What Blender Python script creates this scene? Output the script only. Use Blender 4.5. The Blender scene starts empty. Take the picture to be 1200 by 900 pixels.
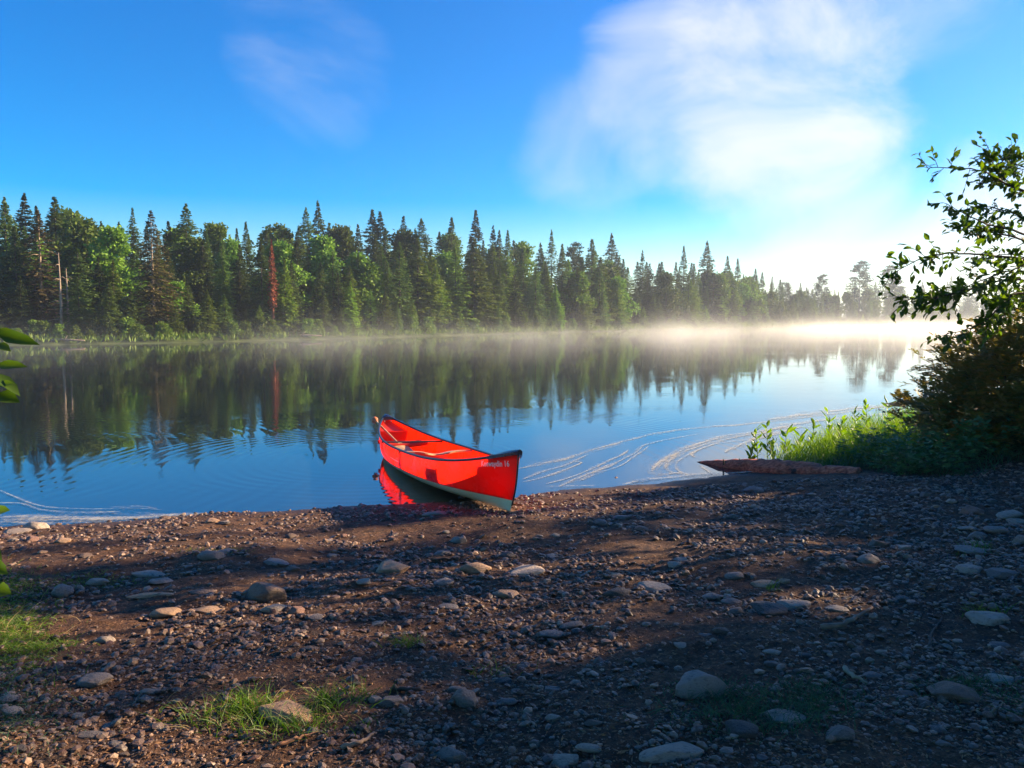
import bpy, bmesh, math, random
import numpy as np
from mathutils import Vector, Matrix
from mathutils.bvhtree import BVHTree

rng = np.random.default_rng(7)
random.seed(7)
S = bpy.context.scene
COL = S.collection
R = math.radians

# ------------------------------------------------------------------ camera
W0, H0, F = 1200.0, 900.0, 933.0
CAMZ = 1.8
HORIZON = 374.0
PITCH = math.atan((450 - HORIZON) / F)
cam_d = bpy.data.cameras.new("camera")
cam_d.sensor_width = 36.0
cam_d.lens = F / W0 * 36.0
cam_d.clip_start = 0.05
cam_d.clip_end = 5000
cam = bpy.data.objects.new("camera", cam_d)
cam.location = (0, 0, CAMZ)
cam.rotation_euler = (math.pi / 2 - PITCH, 0, 0)
COL.objects.link(cam)
S.camera = cam

def ray(px, py):
    x, y, z = (px - W0 / 2), (H0 / 2 - py), -F
    c, s = math.cos(math.pi / 2 - PITCH), math.sin(math.pi / 2 - PITCH)
    return np.array([x, y * c - z * s, y * s + z * c])

def at_z(px, py, z=0.0):
    d = ray(px, py)
    t = (z - CAMZ) / d[2]
    return np.array([0, 0, CAMZ]) + d * t

def at_y(px, py, Y):
    d = ray(px, py)
    t = Y / d[1]
    return np.array([0, 0, CAMZ]) + d * t

# ------------------------------------------------------------------ numpy noise
def _hash(ix, iy, seed):
    h = (ix.astype(np.int64) * 374761393 + iy.astype(np.int64) * 668265263 + seed * 1442695041) & 0xFFFFFFFF
    h = ((h ^ (h >> 13)) * 1274126177) & 0xFFFFFFFF
    return ((h ^ (h >> 16)) & 0xFFFFFF) / float(0xFFFFFF)

def vnoise(x, y, seed=0):
    x = np.asarray(x, float); y = np.asarray(y, float)
    ix = np.floor(x); iy = np.floor(y)
    fx = x - ix; fy = y - iy
    fx = fx * fx * (3 - 2 * fx); fy = fy * fy * (3 - 2 * fy)
    a = _hash(ix, iy, seed); b = _hash(ix + 1, iy, seed)
    c = _hash(ix, iy + 1, seed); d = _hash(ix + 1, iy + 1, seed)
    return (a * (1 - fx) + b * fx) * (1 - fy) + (c * (1 - fx) + d * fx) * fy

def fbm(x, y, octv=4, seed=0):
    v = 0; a = 0.5; t = 0
    for i in range(octv):
        v = v + a * vnoise(x * 2 ** i, y * 2 ** i, seed + i); t += a; a *= 0.5
    return v / t

# ------------------------------------------------------------------ terrain
near_px = [(-250, 640), (0, 616), (100, 610), (250, 602), (350, 597), (450, 593), (600, 585), (640, 577), (720, 570),
           (800, 563), (860, 556), (925, 551), (990, 540)]
npnt = [at_z(a, b) for a, b in near_px]
NX = np.array([-300, -60, -9] + [p[0] for p in npnt] + [5.6, 8.2, 12.5, 24, 60, 300])
NY = np.array([-20, 2.0, 6.2] + [p[1] for p in npnt] + [12.6, 15.5, 19.5, 28, 46, 90])
far_px = [(0, 405), (100, 403.5), (200, 402), (300, 399.5), (400, 397), (500, 394), (600, 391), (700, 388.5),
          (800, 386), (900, 383.5), (1000, 381.5), (1100, 380.2), (1200, 379.6)]
fpnt = [at_z(a, b) for a, b in far_px]
FX = np.array([-600, -200, -70] + [p[0] for p in fpnt] + [320, 700])
FY = np.array([30, 48, 50] + [p[1] for p in fpnt] + [330, 360])

def ysh(x): return np.interp(x, NX, NY)
def yfar(x): return np.interp(x, FX, FY)

def near_s(x, y):
    sl = (ysh(x + 0.4) - ysh(x - 0.4)) / 0.8
    return (ysh(x) - y) / np.sqrt(1 + sl * sl)

def ground_z(x, y):
    x = np.asarray(x, float); y = np.asarray(y, float)
    s = near_s(x, y) + (fbm(x * 1.7, y * 1.7, 3, 5) - .5) * 0.16
    zn = np.where(s > 0, 0.11 * np.minimum(s, 1.3) + 0.045 * np.clip(s - 1.3, 0, 4) + 0.012 * np.clip(s - 5.3, 0, 60), 0.13 * np.maximum(s, -4))
    # right bank rises
    rb = 1 / (1 + np.exp(-(x - 4.7 - 0.25 * (y - 8)) * 2.2))
    zn = zn + np.where(s > 0, rb * 0.22 * np.clip(s * 1.5, 0, 1), 0)
    near = np.exp(-np.maximum(np.hypot(x, y - 6) - 16, 0) / 8)
    zn = zn + near * np.where(s > -0.4, 1, 0.2) * ((fbm(x * 1.1, y * 1.1, 3, 11) - .5) * 0.10 + (fbm(x * 5, y * 5, 3, 21) - .5) * 0.035
              + (fbm(x * 26, y * 26, 2, 31) - .5) * 0.020) * np.clip(0.25 + s * 0.9, 0.1, 1)
    sf = (y - yfar(x)) * 0.75
    hill = 0.45 * (1 - np.exp(-np.maximum(sf, 0) / 1.0)) + 0.13 * np.clip(sf - 6, 0, 45) * (1 - np.clip((x - 20) / 100, 0, .8)) + \
        (fbm(x * .06, y * .06, 3, 3) - .5) * 1.2 * np.clip(sf / 20, 0, 1)
    zf = np.where(sf > 0, hill, 0.12 * np.maximum(sf, -12))
    return np.where(s > -4, zn, np.where(sf > -12, zf, -1.5)) if True else zn

def gz(x, y): return float(ground_z(np.array([x]), np.array([y]))[0])

# ------------------------------------------------------------------ helpers
def new_mat(name):
    m = bpy.data.materials.new(name); m.use_nodes = True
    nt = m.node_tree
    for n in list(nt.nodes): nt.nodes.remove(n)
    return m, nt

class N:
    """tiny node-building helper"""
    def __init__(s, nt): s.nt = nt
    def add(s, t, **kw):
        n = s.nt.nodes.new(t)
        for k, v in kw.items():
            if k.startswith('i_'):
                key = k[2:]
                key = int(key) if key.isdigit() else key.replace('_', ' ')
                n.inputs[key].default_value = v
            else: setattr(n, k, v)
        return n
    def link(s, a, b): s.nt.links.new(a, b)
    def math(s, op, a, b=None, c=None, clamp=False):
        n = s.nt.nodes.new('ShaderNodeMath'); n.operation = op; n.use_clamp = clamp
        for i, v in enumerate((a, b, c)):
            if v is None: continue
            if isinstance(v, (int, float)): n.inputs[i].default_value = v
            else: s.nt.links.new(v, n.inputs[i])
        return n.outputs[0]
    def mix(s, fac, a, b):
        n = s.nt.nodes.new('ShaderNodeMix'); n.data_type = 'RGBA'
        for sock, v in ((n.inputs[0], fac), (n.inputs[6], a), (n.inputs[7], b)):
            if isinstance(v, (int, float)): sock.default_value = v
            elif isinstance(v, (tuple, list)): sock.default_value = (*v[:3], 1)
            else: s.nt.links.new(v, sock)
        return n.outputs[2]
    def ramp(s, fac, stops, interp='LINEAR'):
        n = s.nt.nodes.new('ShaderNodeValToRGB'); cr = n.color_ramp; cr.interpolation = interp
        while len(cr.elements) < len(stops): cr.elements.new(0.5)
        for e, (p, c) in zip(cr.elements, stops):
            e.position = p; e.color = (*c, 1) if len(c) == 3 else c
        s.nt.links.new(fac, n.inputs[0]); return n.outputs[0]
    def noise(s, vec, scale, detail=4, rough=.55, dist=0.0):
        n = s.nt.nodes.new('ShaderNodeTexNoise')
        n.inputs['Scale'].default_value = scale; n.inputs['Detail'].default_value = detail
        n.inputs['Roughness'].default_value = rough; n.inputs['Distortion'].default_value = dist
        if vec is not None: s.nt.links.new(vec, n.inputs['Vector'])
        return n.outputs[0]
    def maprange(s, v, a, b, c=0.0, d=1.0, smooth=True):
        n = s.nt.nodes.new('ShaderNodeMapRange'); n.interpolation_type = 'SMOOTHSTEP' if smooth else 'LINEAR'
        s.nt.links.new(v, n.inputs[0])
        for i, q in zip((1, 2, 3, 4), (a, b, c, d)): n.inputs[i].default_value = q
        return n.outputs[0]

def simple_mat(name, c1, c2, scale=8, rough=.6, bump=.0, bscale=None, spec=.5, coat=0.0, island=False, transl=0.0, coords='Object', tcol=None, objrand=False, metallic=0.0):
    m, nt = new_mat(name); n = N(nt)
    tc = n.add('ShaderNodeTexCoord').outputs[coords]
    f = n.noise(tc, scale, 5)
    f = n.maprange(f, .3, .7)
    if island or objrand:
        if island: r = n.add('ShaderNodeNewGeometry').outputs['Random Per Island']
        else: r = n.add('ShaderNodeObjectInfo').outputs['Random']
        f = n.math('ADD', n.math('MULTIPLY', f, .35), n.math('MULTIPLY', r, .65))
    colr = n.mix(f, c1, c2)
    p = n.add('ShaderNodeBsdfPrincipled')
    n.link(colr, p.inputs['Base Color'])
    p.inputs['Roughness'].default_value = rough
    p.inputs['Specular IOR Level'].default_value = spec
    p.inputs['Coat Weight'].default_value = coat
    p.inputs['Metallic'].default_value = metallic
    if bump > 0:
        b = n.add('ShaderNodeBump'); b.inputs['Strength'].default_value = 1; b.inputs['Distance'].default_value = bump
        n.link(n.noise(tc, bscale or scale * 3, 6), b.inputs['Height']); n.link(b.outputs[0], p.inputs['Normal'])
    o = n.add('ShaderNodeOutputMaterial')
    if transl > 0:
        t = n.add('ShaderNodeBsdfTranslucent')
        if tcol is None:
            g = n.add('ShaderNodeHueSaturation'); g.inputs['Saturation'].default_value = 1.15; g.inputs['Value'].default_value = 1.8
            n.link(colr, g.inputs['Color']); n.link(g.outputs[0], t.inputs[0])
        else: t.inputs[0].default_value = (*tcol, 1)
        ms = n.add('ShaderNodeMixShader'); ms.inputs[0].default_value = transl
        n.link(p.outputs[0], ms.inputs[1]); n.link(t.outputs[0], ms.inputs[2]); n.link(ms.outputs[0], o.inputs[0])
    else: n.link(p.outputs[0], o.inputs[0])
    return m

def np_mesh(name, V, Fc, mats, smooth=False, mat_idx=None):
    """V (n,3); Fc list of (m,k) int arrays (k = 3 or 4)"""
    me = bpy.data.meshes.new(name)
    if not isinstance(Fc, (list, tuple)): Fc = [Fc]
    Fc = [np.asarray(f, dtype=np.int32) for f in Fc if len(f)]
    me.vertices.add(len(V)); me.vertices.foreach_set('co', np.asarray(V, np.float32).ravel())
    nl = sum(f.size for f in Fc); npoly = sum(len(f) for f in Fc)
    me.loops.add(nl); me.polygons.add(npoly)
    me.loops.foreach_set('vertex_index', np.concatenate([f.ravel() for f in Fc]))
    tot = np.concatenate([np.full(len(f), f.shape[1], np.int32) for f in Fc])
    st = np.concatenate([[0], np.cumsum(tot)[:-1]]).astype(np.int32)
    me.polygons.foreach_set('loop_start', st)
    try: me.polygons.foreach_set('loop_total', tot)
    except Exception: pass
    if mat_idx is not None: me.polygons.foreach_set('material_index', np.asarray(mat_idx, np.int32))
    me.polygons.foreach_set('use_smooth', np.full(npoly, smooth))
    for m in (mats if isinstance(mats, (list, tuple)) else [mats]): me.materials.append(m)
    me.update(calc_edges=True); me.validate()
    return me

def link(name, me, parent=None):
    o = bpy.data.objects.new(name, me); COL.objects.link(o)
    if parent is not None: o.parent = parent
    return o

def tag(o, label=None, cat=None, group=None, kind=None):
    if label: o['label'] = label
    if cat: o['category'] = cat
    if group: o['group'] = group
    if kind: o['kind'] = kind
    return o

def empty(name, loc, rz=0, label=None, cat=None, group=None):
    o = bpy.data.objects.new(name, None); COL.objects.link(o)
    o.location = loc; o.rotation_euler = (0, 0, rz); o.empty_display_size = .2
    tag(o, label, cat, group); return o

def copy_tree(o, parent=None):
    c = o.copy(); COL.objects.link(c); c.parent = parent
    for ch in o.children: copy_tree(ch, c)
    return c

def tube(pts, radii, k=7, cap=True):
    pts = [Vector(p) for p in pts]; V = []; Fs = []
    n = len(pts)
    up = Vector((0.13, 0.27, 0.95))
    for i in range(n):
        d = (pts[min(i + 1, n - 1)] - pts[max(i - 1, 0)]).normalized()
        u = d.cross(up)
        if u.length < .05: u = d.cross(Vector((1, 0, 0)))
        u.normalize(); w = d.cross(u)
        for j in range(k):
            a = 2 * math.pi * j / k
            V.append(pts[i] + (u * math.cos(a) + w * math.sin(a)) * radii[i])
    for i in range(n - 1):
        for j in range(k):
            Fs.append((i * k + j, i * k + (j + 1) % k, (i + 1) * k + (j + 1) % k, (i + 1) * k + j))
    V = np.array([tuple(v) for v in V]); Q = np.array(Fs, int).reshape(-1, 4); T = []
    if cap:
        V = np.vstack([V, [tuple(pts[0])], [tuple(pts[-1])]])
        for j in range(k):
            T.append((len(V) - 2, (j + 1) % k, j)); T.append((len(V) - 1, (n - 1) * k + j, (n - 1) * k + (j + 1) % k))
    return V, Q, np.array(T, int).reshape(-1, 3)

class MB:
    def __init__(s): s.V = []; s.Q = []; s.T = []; s.n = 0
    def add(s, V, Q=None, T=None):
        s.V.append(np.asarray(V, float))
        if Q is not None and len(Q): s.Q.append(np.asarray(Q, int) + s.n)
        if T is not None and len(T): s.T.append(np.asarray(T, int) + s.n)
        s.n += len(V)
    def tube(s, pts, radii, k=7): s.add(*tube(pts, radii, k))
    def mesh(s, name, mats, smooth=False):
        fc = []
        if s.Q: fc.append(np.vstack(s.Q))
        if s.T: fc.append(np.vstack(s.T))
        return np_mesh(name, np.vstack(s.V), fc, mats, smooth)

def norm(a): return a / np.maximum(np.linalg.norm(a, axis=-1, keepdims=True), 1e-9)

def leaves(P, D, L, Wd, nrm=None, fold=.15, shape='leaf'):
    """P base points, D directions, L lengths, Wd widths -> leaf faces (two quads folded, or a rhombus)"""
    n = len(P); D = norm(D)
    if nrm is None: nrm = rng.normal(size=(n, 3))
    side = norm(np.cross(D, nrm)); up = np.cross(side, D)
    L = np.asarray(L).reshape(-1, 1); Wd = np.asarray(Wd).reshape(-1, 1)
    if shape == 'rhomb':
        V = np.stack([P, P + D * L * .45 + side * Wd, P + D * L, P + D * L * .45 - side * Wd], 1)
        Q = np.arange(n)[:, None] * 4 + np.array([0, 1, 2, 3])
        return V.reshape(-1, 3), Q, None
    m1 = P + D * L * .35 + up * (-fold) * L * .5
    m2 = P + D * L * .7 + up * (-fold) * L * .4
    tip = P + D * L - up * fold * L * .9
    V = np.stack([P, m1 + side * Wd + up * Wd * .4, m2 + side * Wd * .75 + up * Wd * .3, tip,
                  m2 - side * Wd * .75 + up * Wd * .3, m1 - side * Wd + up * Wd * .4, m1, m2], 1)
    b = np.arange(n)[:, None] * 8
    Q = np.vstack([b + np.array([6, 1, 2, 7]), b + np.array([6, 7, 4, 5])])
    T = np.vstack([b + np.array([0, 1, 6]), b + np.array([0, 6, 5]), b + np.array([2, 3, 7]), b + np.array([7, 3, 4])])
    return V.reshape(-1, 3), Q, T

# ------------------------------------------------------------------ materials
M = {}
def foliage(name, c1, c2, **kw): M[name] = simple_mat(name, c1, c2, scale=kw.pop('scale', .7), rough=kw.pop('rough', .55), island=True, transl=kw.pop('transl', .3), **kw)
def tree_foliage(name, c1, c2, transl=.25):
    m, nt = new_mat(name); n = N(nt)
    ri = n.add('ShaderNodeNewGeometry').outputs['Random Per Island']; ro = n.add('ShaderNodeObjectInfo').outputs['Random']
    f = n.math('ADD', n.math('MULTIPLY', ri, .5), n.math('MULTIPLY', ro, .5))
    c = n.mix(f, c1, c2)
    hs = n.add('ShaderNodeHueSaturation'); n.link(c, hs.inputs['Color'])
    n.link(n.math('MULTIPLY_ADD', ro, .05, .475), hs.inputs['Hue'])
    n.link(n.math('MULTIPLY_ADD', ro, .85, .55), hs.inputs['Value'])
    p = n.add('ShaderNodeBsdfPrincipled'); n.link(hs.outputs[0], p.inputs['Base Color']); p.inputs['Roughness'].default_value = .6
    p.inputs['Specular IOR Level'].default_value = .25
    t = n.add('ShaderNodeBsdfTranslucent'); n.link(hs.outputs[0], t.inputs[0])
    ms = n.add('ShaderNodeMixShader'); ms.inputs[0].default_value = transl
    n.link(p.outputs[0], ms.inputs[1]); n.link(t.outputs[0], ms.inputs[2])
    o = n.add('ShaderNodeOutputMaterial'); n.link(ms.outputs[0], o.inputs[0])
    M[name] = m
tree_foliage('spruce_needles', (.042, .082, .020), (.145, .205, .036))
tree_foliage('fir_needles', (.100, .180, .016), (.230, .320, .025))
tree_foliage('broad_leaves', (.065, .140, .012), (.180, .260, .022), .3)
tree_foliage('shrub_leaves', (.050, .110, .012), (.170, .230, .028), .3)
tree_foliage('brown_needles', (.130, .085, .030), (.110, .130, .030))
tree_foliage('pine_needles', (.028, .055, .025), (.060, .090, .035))
M['bark'] = simple_mat('bark', (.06, .045, .035), (.16, .12, .09), 6, .9, .02)
M['pale_bark'] = simple_mat('pale_bark', (.26, .19, .13), (.40, .30, .2), 4, .85, .01)
M['dead_red'] = simple_mat('dead_red', (.22, .055, .02), (.42, .12, .045), 4, .9, island=True)
foliage('alder_leaf', (.045, .095, .012), (.11, .17, .02), transl=.42, spec=.5, rough=.4)
foliage('rust_leaf', (.075, .115, .028), (.26, .165, .04), transl=.35, rough=.55)
foliage('herb_leaf', (.045, .12, .045), (.09, .20, .06), transl=.3, rough=.5)
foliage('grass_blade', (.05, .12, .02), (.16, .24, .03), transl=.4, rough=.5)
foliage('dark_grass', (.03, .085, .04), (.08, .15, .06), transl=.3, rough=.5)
foliage('reed_leaf', (.10, .20, .02), (.20, .30, .03), transl=.45, rough=.45)
M['twig'] = simple_mat('twig', (.05, .03, .02), (.10, .07, .05), 30, .8)

# ground
def ground_material():
    m, nt = new_mat('beach_dirt'); n = N(nt)
    tc = n.add('ShaderNodeTexCoord').outputs['Object']
    sep = n.add('ShaderNodeSeparateXYZ'); n.link(tc, sep.inputs[0])
    f1 = n.noise(tc, 1.3, 5); f2 = n.noise(tc, 38, 6, .7); f3 = n.noise(tc, 9, 5, .6)
    c = n.mix(n.maprange(f1, .35, .65), (.064, .025, .010), (.105, .048, .021))
    c = n.mix(n.maprange(f3, .45, .7), c, (.030, .016, .010))
    c = n.mix(n.maprange(f2, .52, .72), c, (.24, .135, .075))
    c = n.mix(n.maprange(f2, .47, .33), c, (.022, .012, .008))
    # wet margin close to the waterline (height based)
    wet = n.maprange(sep.outputs[2], .045, -.01)
    c = n.mix(n.math('MULTIPLY', wet, .55), c, (.03, .02, .014))
    # forest floor far away
    farf = n.maprange(sep.outputs[1], 25, 35)
    c = n.mix(farf, c, n.mix(n.maprange(n.noise(tc, .6, 5), .35, .65), (.03, .045, .012), (.09, .12, .025)))
    p = n.add('ShaderNodeBsdfPrincipled'); n.link(c, p.inputs['Base Color'])
    n.link(n.math('MULTIPLY_ADD', wet, -.45, .85), p.inputs['Roughness'])
    p.inputs['Specular IOR Level'].default_value = .35
    b = n.add('ShaderNodeBump'); b.inputs['Distance'].default_value = .012
    h = n.math('ADD', n.math('MULTIPLY', f2, 1.0), n.math('MULTIPLY', n.noise(tc, 110, 3), .5))
    n.link(h, b.inputs['Height']); n.link(b.outputs[0], p.inputs['Normal'])
    o = n.add('ShaderNodeOutputMaterial'); n.link(p.outputs[0], o.inputs[0])
    return m
M['ground'] = ground_material()

# ------------------------------------------------------------------ ground sheet
def graded(segs):
    out = []
    for a, b, st in segs: out += list(np.arange(a, b, st))
    out.append(segs[-1][1]); return np.array(out)
gx = graded([(-1200, -200, 100), (-200, -60, 10), (-60, -20, 2), (-20, -6, .5), (-6, -4.2, .1), (-4.2, 5.5, .026), (5.5, 8, .1), (8, 16, .5), (16, 60, 2), (60, 240, 8), (240, 1600, 90)])
gy = graded([(-400, -40, 40), (-40, -4, 3), (-4, 1.6, .25), (1.6, 10.2, .026), (10.2, 13, .1), (13, 30, .7), (30, 130, 2.5), (130, 420, 8), (420, 2500, 130)])
XX, YY = np.meshgrid(gx, gy)
ZZ = ground_z(XX, YY)
nx, ny = len(gx), len(gy)
idx = np.arange(nx * ny).reshape(ny, nx)
Q = np.stack([idx[:-1, :-1], idx[:-1, 1:], idx[1:, 1:], idx[1:, :-1]], -1).reshape(-1, 4)
g = link('ground', np_mesh('ground', np.stack([XX, YY, ZZ], -1).reshape(-1, 3), Q, M['ground'], True))
tag(g, kind='structure')

# ------------------------------------------------------------------ canoe placement (needed by the ripples)
bow_b = at_z(601, 601, 0.125)
for _ in range(12): bow_b = at_z(601, 601, gz(bow_b[0], bow_b[1]) + .0)
L_CANOE = 4.85
stern_top = None
for d in np.arange(8, 14, .01):
    p = at_y(452, 487, d)
    if math.hypot(p[0] - at_y(608, 530, bow_b[1])[0], p[1] - bow_b[1]) >= L_CANOE:
        stern_top = p; break
bow_t = at_y(608, 530, bow_b[1] - .02)
0 and print('BOW', bow_b, bow_t, 'STERN', stern_top)

# ------------------------------------------------------------------ water
def water_material():
    m, nt = new_mat('lake_water'); n = N(nt)
    tc = n.add('ShaderNodeTexCoord').outputs['Object']
    def rings(cx, cy, k, amp, r0, r1, seedv):
        v = n.add('ShaderNodeVectorMath', operation='SUBTRACT'); n.link(tc, v.inputs[0]); v.inputs[1].default_value = (cx, cy, 0)
        ln = n.add('ShaderNodeVectorMath', operation='LENGTH'); n.link(v.outputs[0], ln.inputs[0])
        r = ln.outputs[1]
        wob = n.math('MULTIPLY', n.noise(tc, .8, 3), 9.0)
        s = n.math('SINE', n.math('ADD', n.math('MULTIPLY', r, k), wob))
        mk = n.math('MULTIPLY', n.maprange(r, r0, r0 + 1.2), n.maprange(r, r1, r1 * .55))
        mp = n.add('ShaderNodeMapping'); n.link(tc, mp.inputs[0]); mp.inputs['Location'].default_value = (seedv, seedv * 2, 0)
        msk = n.maprange(n.noise(mp.outputs[0], .42, 2), .40, .60)
        return n.math('MULTIPLY', n.math('MULTIPLY', s, amp), n.math('MULTIPLY', mk, msk))
    h = rings(stern_top[0], stern_top[1] - 1.0, 36, .00042, .6, 11, 3.0)
    h = n.math('ADD', h, rings(-9.5, 9.0, 30, .00055, .2, 10, 8.0))
    h = n.math('ADD', h, rings(4.5, 17.0, 34, .00025, 1, 8, 1.0))
    mp = n.add('ShaderNodeMapping'); n.link(tc, mp.inputs[0]); mp.inputs['Scale'].default_value = (1, 1.8, 1)
    dist = n.add('ShaderNodeSeparateXYZ'); n.link(tc, dist.inputs[0])
    calm = n.math('MULTIPLY', n.noise(mp.outputs[0], 1.1, 2, .4), .0011)
    sparkle = n.math('MULTIPLY', n.math('MULTIPLY', n.noise(mp.outputs[0], 14, 2, .5), .0007), n.maprange(n.noise(tc, .35, 2), .45, .7))
    h = n.math('ADD', h, n.math('ADD', calm, sparkle))
    b = n.add('ShaderNodeBump'); b.inputs['Distance'].default_value = 1.0; b.inputs['Strength'].default_value = 1.0
    n.link(h, b.inputs['Height'])
    p = n.add('ShaderNodeBsdfPrincipled')
    p.inputs['Base Color'].default_value = (.010, .018, .022, 1)
    p.inputs['Roughness'].default_value = .03
    p.inputs['IOR'].default_value = 2.6
    n.link(b.outputs[0], p.inputs['Normal'])
    o = n.add('ShaderNodeOutputMaterial'); n.link(p.outputs[0], o.inputs[0])
    return m
M['water'] = water_material()
wx = graded([(-1200, -100, 100), (-100, 300, 20), (300, 1600, 100)]); wy = graded([(-300, 0, 50), (0, 400, 20), (400, 500, 20)])
WX, WY = np.meshgrid(wx, wy)
idx = np.arange(len(wx) * len(wy)).reshape(len(wy), len(wx))
Q = np.stack([idx[:-1, :-1], idx[:-1, 1:], idx[1:, 1:], idx[1:, :-1]], -1).reshape(-1, 4)
w = link('water', np_mesh('water', np.stack([WX, WY, WX * 0], -1).reshape(-1, 3), Q, M['water'], True))
tag(w, kind='structure')

# ------------------------------------------------------------------ foam streaks
def foam_material():
    m, nt = new_mat('foam_scum'); n = N(nt)
    tc = n.add('ShaderNodeTexCoord').outputs['Object']
    uv = n.add('ShaderNodeUVMap'); sep = n.add('ShaderNodeSeparateXYZ'); n.link(uv.outputs[0], sep.inputs[0])
    edge = n.math('SUBTRACT', 1.0, n.math('ABSOLUTE', n.math('MULTIPLY_ADD', sep.outputs[1], 2.0, -1.0)))
    mp = n.add('ShaderNodeMapping'); n.link(uv.outputs[0], mp.inputs[0]); mp.inputs['Scale'].default_value = (1.2, 5, 1)
    nz = n.noise(mp.outputs[0], 1.6, 5, .65, .6); nz2 = n.noise(tc, 22, 4, .7)
    a = n.math('ADD', n.math('MULTIPLY', edge, .40), n.math('ADD', n.math('MULTIPLY', nz, .95), n.math('MULTIPLY', nz2, .70)))
    a = n.maprange(a, 1.00, 1.42)
    d = n.add('ShaderNodeBsdfPrincipled'); d.inputs['Base Color'].default_value = (.62, .56, .42, 1); d.inputs['Roughness'].default_value = .7
    t = n.add('ShaderNodeBsdfTransparent'); ms = n.add('ShaderNodeMixShader')
    n.link(n.math('MULTIPLY', a, .6), ms.inputs[0]); n.link(t.outputs[0], ms.inputs[1]); n.link(d.outputs[0], ms.inputs[2])
    o = n.add('ShaderNodeOutputMaterial'); n.link(ms.outputs[0], o.inputs[0])
    return m
M['foam'] = foam_material()

def smooth_line(P, n=60):
    P = np.array(P, float); t = np.linspace(0, len(P) - 1, n); out = []
    for q in t:
        i = min(int(q), len(P) - 2); f = q - i
        p0 = P[max(i - 1, 0)]; p1 = P[i]; p2 = P[i + 1]; p3 = P[min(i + 2, len(P) - 1)]
        out.append(.5 * ((2 * p1) + (-p0 + p2) * f + (2 * p0 - 5 * p1 + 4 * p2 - p3) * f ** 2 + (-p0 + 3 * p1 - 3 * p2 + p3) * f ** 3))
    return np.array(out)

foam_lines = [  # pixel polylines on the water plane, width in metres
    ([(608, 549), (650, 540), (700, 526), (750, 512), (800, 503), (870, 497), (960, 487), (1075, 470)], .18),
    ([(612, 565), (640, 558), (680, 543), (672, 541)], .09),
    ([(640, 567), (672, 558), (700, 546), (728, 533), (736, 527)], .08),
    ([(655, 570), (690, 555), (715, 545), (742, 532), (760, 520), (820, 508)], .10),
    ([(680, 563), (705, 553), (730, 544), (760, 523)], .07),
    ([(612, 562), (640, 551), (662, 545), (690, 532)], .07),
    ([(800, 553), (772, 556), (768, 548), (790, 532), (825, 518), (870, 508), (930, 500)], .22),
    ([(812, 556), (786, 553), (780, 545), (800, 530), (840, 517), (880, 509)], .14),
    ([(830, 555), (800, 554), (793, 543), (812, 530), (860, 513), (900, 506)], .08),
    ([(814, 536), (812, 531), (835, 521), (870, 516), (905, 512)], .09),
    ([(835, 556), (824, 548), (822, 545)], .06),
    ([(880, 517), (905, 503), (950, 494), (1010, 488), (1080, 482)], .35),
    ([(850, 530), (870, 520), (900, 510), (940, 500)], .22),
    ([(900, 492), (960, 484), (1020, 477), (1085, 474)], .55),
    ([(730, 568), (760, 562), (800, 558), (840, 556), (880, 553), (930, 549)], .16),
    ([(-80, 620), (0, 610), (60, 609), (120, 608), (180, 606), (240, 602)], .34),
    ([(-40, 592), (20, 590), (50, 598), (90, 601), (140, 600)], .07),
    ([(0, 575), (30, 588), (60, 595), (110, 597), (150, 596), (190, 598)], .05),
    ([(640, 571), (670, 570), (700, 569.5)], .05),
    ([(130, 595), (165, 594), (185, 598)], .04),
]
FV = []; FQ = []; FU = []; off = 0
for li, (pl, wd) in enumerate(foam_lines):
    P = np.array([at_z(a, b, .004) for a, b in smooth_line(pl, 70)])
    P[:, 2] = .004 + li * .0004
    d = norm(np.gradient(P[:, :2], axis=0)); nr = np.stack([-d[:, 1], d[:, 0]], 1)
    s = np.concatenate([[0], np.cumsum(np.linalg.norm(np.diff(P[:, :2], axis=0), axis=1))])
    wv = 1.7 * wd * (.55 + .9 * vnoise(s * 1.5, s * 0 + li, 9)) * np.clip(np.sin(np.linspace(.12, math.pi - .12, 70)) * 2, 0, 1)
    for k in (-1, 1):
        q = P.copy(); q[:, :2] += nr * (k * wv * .5)[:, None]; FV.append(q)
        FU.append(np.stack([s * .8 + li * 7, np.full(70, (k + 1) / 2)], 1))
    i = np.arange(69)
    FQ.append(np.stack([off + i, off + i + 1, off + 70 + i + 1, off + 70 + i], 1)); off += 140
FQ = np.vstack(FQ); FU = np.vstack(FU)
me = np_mesh('foam', np.vstack(FV), FQ, M['foam'])
uvl = me.uv_layers.new(name='UVMap')
vi = np.zeros(len(me.loops), np.int32); me.loops.foreach_get('vertex_index', vi)
uvl.data.foreach_set('uv', FU[vi].astype(np.float32).ravel())
tag(link('foam', me), 'pale tan foam streaks swirling on the water near the beach', 'foam', kind='stuff')

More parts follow.
